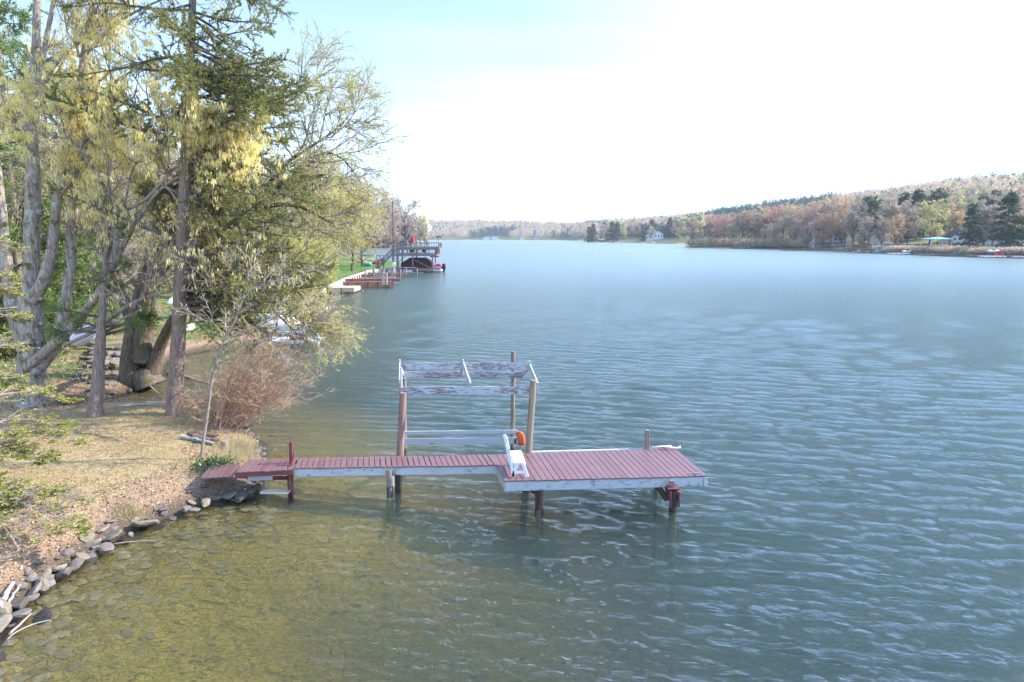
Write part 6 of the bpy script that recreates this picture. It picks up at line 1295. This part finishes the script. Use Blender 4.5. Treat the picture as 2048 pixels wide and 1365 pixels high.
house(1895, 1925, 487, 472, 461, 330, 10, LIL, RFB, 'pale two-storey house hidden behind the pavilion', 'front', nwin=3); house(2036, 2070, 488, 476, 464, 290, 10, WHS, RFB, 'white house cut by the right edge of the photo', 'front', nwin=2)
house(1305, 1323, 478, 468, 462, 855, 14, WHS, RFG, 'white two-storey house in the cove', 'front', nwin=3); house(1290, 1304, 478, 473, 470, 850, 10, WHS, RFG, 'low white wing left of the white house in the cove', 'side', nwin=3)
house(1204, 1215, 484.5, 481, 478.5, 925, 9, RDB, RFG, 'bright red boathouse on the small headland', 'front', 'boathouse', nwin=1, zb=.6); house(1196, 1204, 484, 480.5, 479, 930, 8, RFB, RFG, 'dark boathouse left of the red one', 'side', 'boathouse', nwin=1, zb=.6); house(1215, 1225, 482, 479.3, 476.5, 940, 8, WHS, RFG, 'white-roofed shed right of the red boathouse', 'front', 'boathouse', nwin=1)
house(1138, 1148, 480.5, 477, 475, 1560, 12, WHS, RFB, 'far white cottage left of the small headland', 'side', nwin=2); house(1150, 1158, 480.5, 477, 474.5, 1565, 12, LIL, RFB, 'far pale cottage nearest the small headland', 'front', nwin=2)
for k, (px, lb) in enumerate([(967, 'farthest white house at the lake end, left of the pair'), (984, 'farthest white house at the lake end, right of the pair'), (1040, 'small white-roofed house at the middle of the lake end'), (1068, 'pale house at the lake end nearest the headland side')]):
    house(px, px + (12 if k != 2 else 8), 478.5, 475.5, 473.2, 1640, 12, WHS, RFG, lb, 'side' if k % 2 else 'front', nwin=2)
# pavilion with turquoise roof
Y = 292; x0, x1 = (1853 - 1024) / F * Y, (1899 - 1024) / F * Y; zt_, ze = A(0, 474, Y)[2], A(0, 478.5, Y)[2]; t = thing('pavilion', ((x0 + x1) / 2, Y, A(0, 490, Y)[2]), 'open pavilion with a shallow turquoise roof by the far water', 'pavilion')
mb = MB(); xm, ym = (x0 + x1) / 2, Y + 4; mb.add([(x0, Y, ze), (x1, Y, ze), (x1, Y + 8, ze), (x0, Y + 8, ze), (xm, ym, zt_), (x0, Y, ze - .2), (x1, Y, ze - .2), (x1, Y + 8, ze - .2), (x0, Y + 8, ze - .2)], [(0, 1, 4), (1, 2, 4), (2, 3, 4), (3, 0, 4)], [(0, 5, 6, 1), (1, 6, 7, 2), (2, 7, 8, 3), (3, 8, 5, 0), (8, 7, 6, 5)]); obj('roof', mb, TQ, t)
for x in (x0 + .3, x1 - .3, xm):
    for y in (Y + .3, Y + 7.7): bx('post', x - .1, x + .1, y - .1, y + .1, H(x, y) - .3, ze, WHS, t)
# retaining walls, stairs and decks at the water
def wall_strip(px0, px1, yt0, yt1, yb, Y, mat, lb, name='retaining_wall', cat='wall', th=.6):
    a = A(px0, yt0, Y); b_ = A(px1, yt1, Y); zb = A(px0, yb, Y)[2] - .6; mb = MB(); mb.add([(a[0], Y, zb), (b_[0], Y, zb), (b_[0], Y, b_[2]), (a[0], Y, a[2]), (a[0], Y + th, zb), (b_[0], Y + th, zb), (b_[0], Y + th, b_[2]), (a[0], Y + th, a[2])], [(0, 1, 2, 3), (5, 4, 7, 6), (3, 2, 6, 7), (4, 0, 3, 7), (1, 5, 6, 2), (4, 5, 1, 0)]); return obj(name, mb, mat, None, lb, cat, origin=a)
wall_strip(1706, 1790, 489, 488.5, 494, 330, RETW, 'reddish-brown hedge-topped retaining wall below the white A-frame'); wall_strip(1790, 1862, 487.5, 489, 493, 318, RETW, 'reddish-brown retaining wall left of the turquoise pavilion'); wall_strip(1812, 1850, 498, 499, 507, 292, GREYW, 'grey stone seawall with wooden stairs below the pavilion', cat='wall')
wall_strip(1940, 2010, 490, 491, 500, 268, RETW, 'dark reddish wall below the long lilac house'); wall_strip(1992, 2100, 490, 491, 510, 256, m_plain('dark_slope', (.06, .05, .055), .9), 'dark retaining wall at the right edge of the photo'); wall_strip(1563, 1700, 499.2, 502.0, 506, 372, GREYW, 'low grey seawall below the grey gabled house')
for k, (px, s_) in enumerate([(1806, 1), (1790, .8)]):
    a = A(px, 507, 300); b_ = A(px + 22, 491, 306); t = thing('stairs', a, 'wooden stairs down the wall, %s of the pavilion' % ('just left' if k == 0 else 'further left'), 'stairs'); mb = MB()
    for q in range(12): mb.box(lerp(a, b_, q / 12) + (0, 0, 0), (.7, 1.5, .2))
    obj('treads', mb, RETW, t)
    for s2 in (-.7, .7): mb = MB(); mb.beam(a + (0, s2, .9), b_ + (0, s2, .9), .12, .12, (0, 1, 0)); obj('handrail', mb, GREYW, t)
t = thing('seawall', ((1640 - 1024) / F * shY(1640), shY(1640), 0), 'long dark seawall running along the built-up far bank', 'seawall'); pxs = list(range(1600, 2120, 20))
for a_, b_ in zip(pxs[:-1], pxs[1:]):
    p_ = np.array(((a_ - 1024) / F * (shY(a_) - .4), shY(a_) - .4, .25)); q_ = np.array(((b_ - 1024) / F * (shY(b_) - .4), shY(b_) - .4, .25)); mb = MB(); mb.beam(p_, q_, .5, 1.6); obj('wall_section', mb, SLATE, t)
def canopy_slip(px0, px1, yt, yb, Y, roofm, lb, dp=6, nb_=5):
    Y = min(shY(px0), shY(px1)) - dp * .6
    x0, x1 = (px0 - 1024) / F * Y, (px1 - 1024) / F * Y; z = A(0, yt, Y)[2]; t = thing('covered_slip', ((x0 + x1) / 2, Y, 0), lb, 'boat slip'); bx('roof', x0 - .5, x1 + .5, Y, Y + dp, z - .4, z, roofm, t)
    for k in range(nb_):
        x = lerp(x0, x1, k / (nb_ - 1)); bx('post', x - .12, x + .12, Y + .1, Y + .35, -2, z - .4, SLATE, t)
    bx('deck', x0, x1, Y - .6, Y, .5, .8, GREYW, t)
canopy_slip(1664, 1698, 489.5, 503, 352, RFG, 'long flat-roofed open boat slip below the gabled house'); canopy_slip(1468, 1498, 492, 499, 455, GREYW, 'faint pale boat lift frame at the foot of the wooded point', 5, 4); canopy_slip(1716, 1736, 491, 505, 325, RFB, 'dark open boat shelter with white poles right of the flat-roofed slip', 5, 3)
for k, (px0, px1, Y, lb, mt) in enumerate([(1455, 1472, 452, 'tiny dock at the foot of the wooded point', GREYW), (1700, 1728, 322, 'pale dock in front of the dark boat shelter', WHITE), (1738, 1752, 316, 'short pale dock between the slips', PALEW), (1770, 1812, 302, 'long pale dock below the reddish wall', WHITE), (1822, 1870, 286, 'pale dock below the grey seawall', GREYW), (1880, 1905, 276, 'grey dock below the pavilion', GREYW), (1926, 1946, 266, 'short dock left of the orange shrubs', GREYW), (1952, 2003, 257, 'long white dock below the orange shrubs', WHITE), (2018, 2034, 246, 'bright white dock near the right edge', WHITE), (2036, 2060, 243, 'bright white dock cut by the right edge', WHITE), (1192, 1228, 905, 'pale dock in front of the red boathouse', WHITE), (1296, 1326, 800, 'dock below the white house in the cove', GREYW)]):
    Y = min(shY(px0), shY(px1)) - 2.2; x0, x1 = (px0 - 1024) / F * Y, (px1 - 1024) / F * Y; jetty('jetty', lb, (x0, Y - .5), (x1, Y - .5), 1.6, .75, .4, mt, 4, cat='dock', group='docks on the far shore')
# small boats, covers, flags and shrubs
def boat(px, Y, L, mat, lb, up=.5, z=.2, top=None):
    Y = shY(px) - 1.5
    x = (px - 1024) / F * Y; t = thing('motor_boat', (x, Y, z), lb, 'boat', 'boats on the far shore'); mb = MB(); s_ = np.linspace(-1, 1, 9); L *= .8; up *= .7; mb.tube([(x + k * L / 2, Y, z + up * .6 + .15 * max(k, 0) ** 2) for k in s_], up * np.sqrt(np.maximum(1 - np.maximum(s_, -.5) ** 4, .03)), 8); obj('hull', mb, mat, t, smooth=True)
    bx('windshield', x - L * .1, x + L * .1, Y - .4, Y + .4, z + up * 1.3, z + up * 2.2, top or GLASS, t)
BLU = m_plain('bright_blue_tarp', (.03, .35, .65), .5, .1, 1)
boat(1753, 312, 5.5, BLU, 'boat under a bright blue cover on the far shore', .9, .6, BLU); boat(1735, 318, 4.5, CREAM, 'cream boat left of the blue-covered boat', .6, .3); boat(1716, 322, 4, WHITE, 'small white boat in front of the dark boat shelter', .6, .3); boat(1808, 300, 5, WHITE, 'white boat on a lift left of the wooden stairs', .6, 1.2); boat(1979, 258, 5, WHITE, 'white boat on a lift above the long white dock', .6, 2.2)
boat(1482, 458, 5, WHITE, 'white boat under the faint lift frame at the wooded point', .8, .4); boat(1231, 895, 6, WHITE, 'white motorboat moored right of the red boathouse', .9, .3); boat(1174, 920, 4, WHITE, 'white speck of a boat left of the headland spruces', .8, .2); boat(1304, 795, 6, WHITE, 'white boat at the dock in the cove', .9, .3); boat(1907, 270, 4.2, m_plain('green_canoe', (.04, .30, .16), .5), 'green boat lying below the pavilion', .5, 1.0); boat(1990, 252, 4.2, REDP, 'red boat on the long white dock', .45, 1.0)
OSH = m_leaf('orange_shrub', [(.48, .28, .12), (.55, .36, .18), (.40, .22, .10)], .3)
for k, px in enumerate((1941, 1952, 1958, 1970, 1852, 1862, 1873)):
    Y = 264 if px > 1900 else 284; x = (px - 1024) / F * Y; z = A(px, 497.5, Y)[2]; rg = np.random.default_rng(k); r_ = 1.0 if px not in (1952,) else .5; d = nrm(rg.normal(size=(260, 3))); mb = MB(); mb.cards(np.array((x, Y, z)) + d * r_ * rg.uniform(.7, 1, (260, 1)) * (1.1, 1, .8), d, .35, .22, rg); mb.tube([(x, Y, z - 2), (x, Y, z)], .1, 5)
    obj('round_shrub', mb, OSH, None, ('rounded orange shrub on the wall, number %s from the left below the lilac house' % ('one', 'two', 'three', 'four')[k]) if k < 4 else ('pale round shrub above the grey seawall, %s' % ('left', 'middle', 'right')[k - 4]), 'shrub', 'round shrubs on the far wall', origin=(x, Y, z))
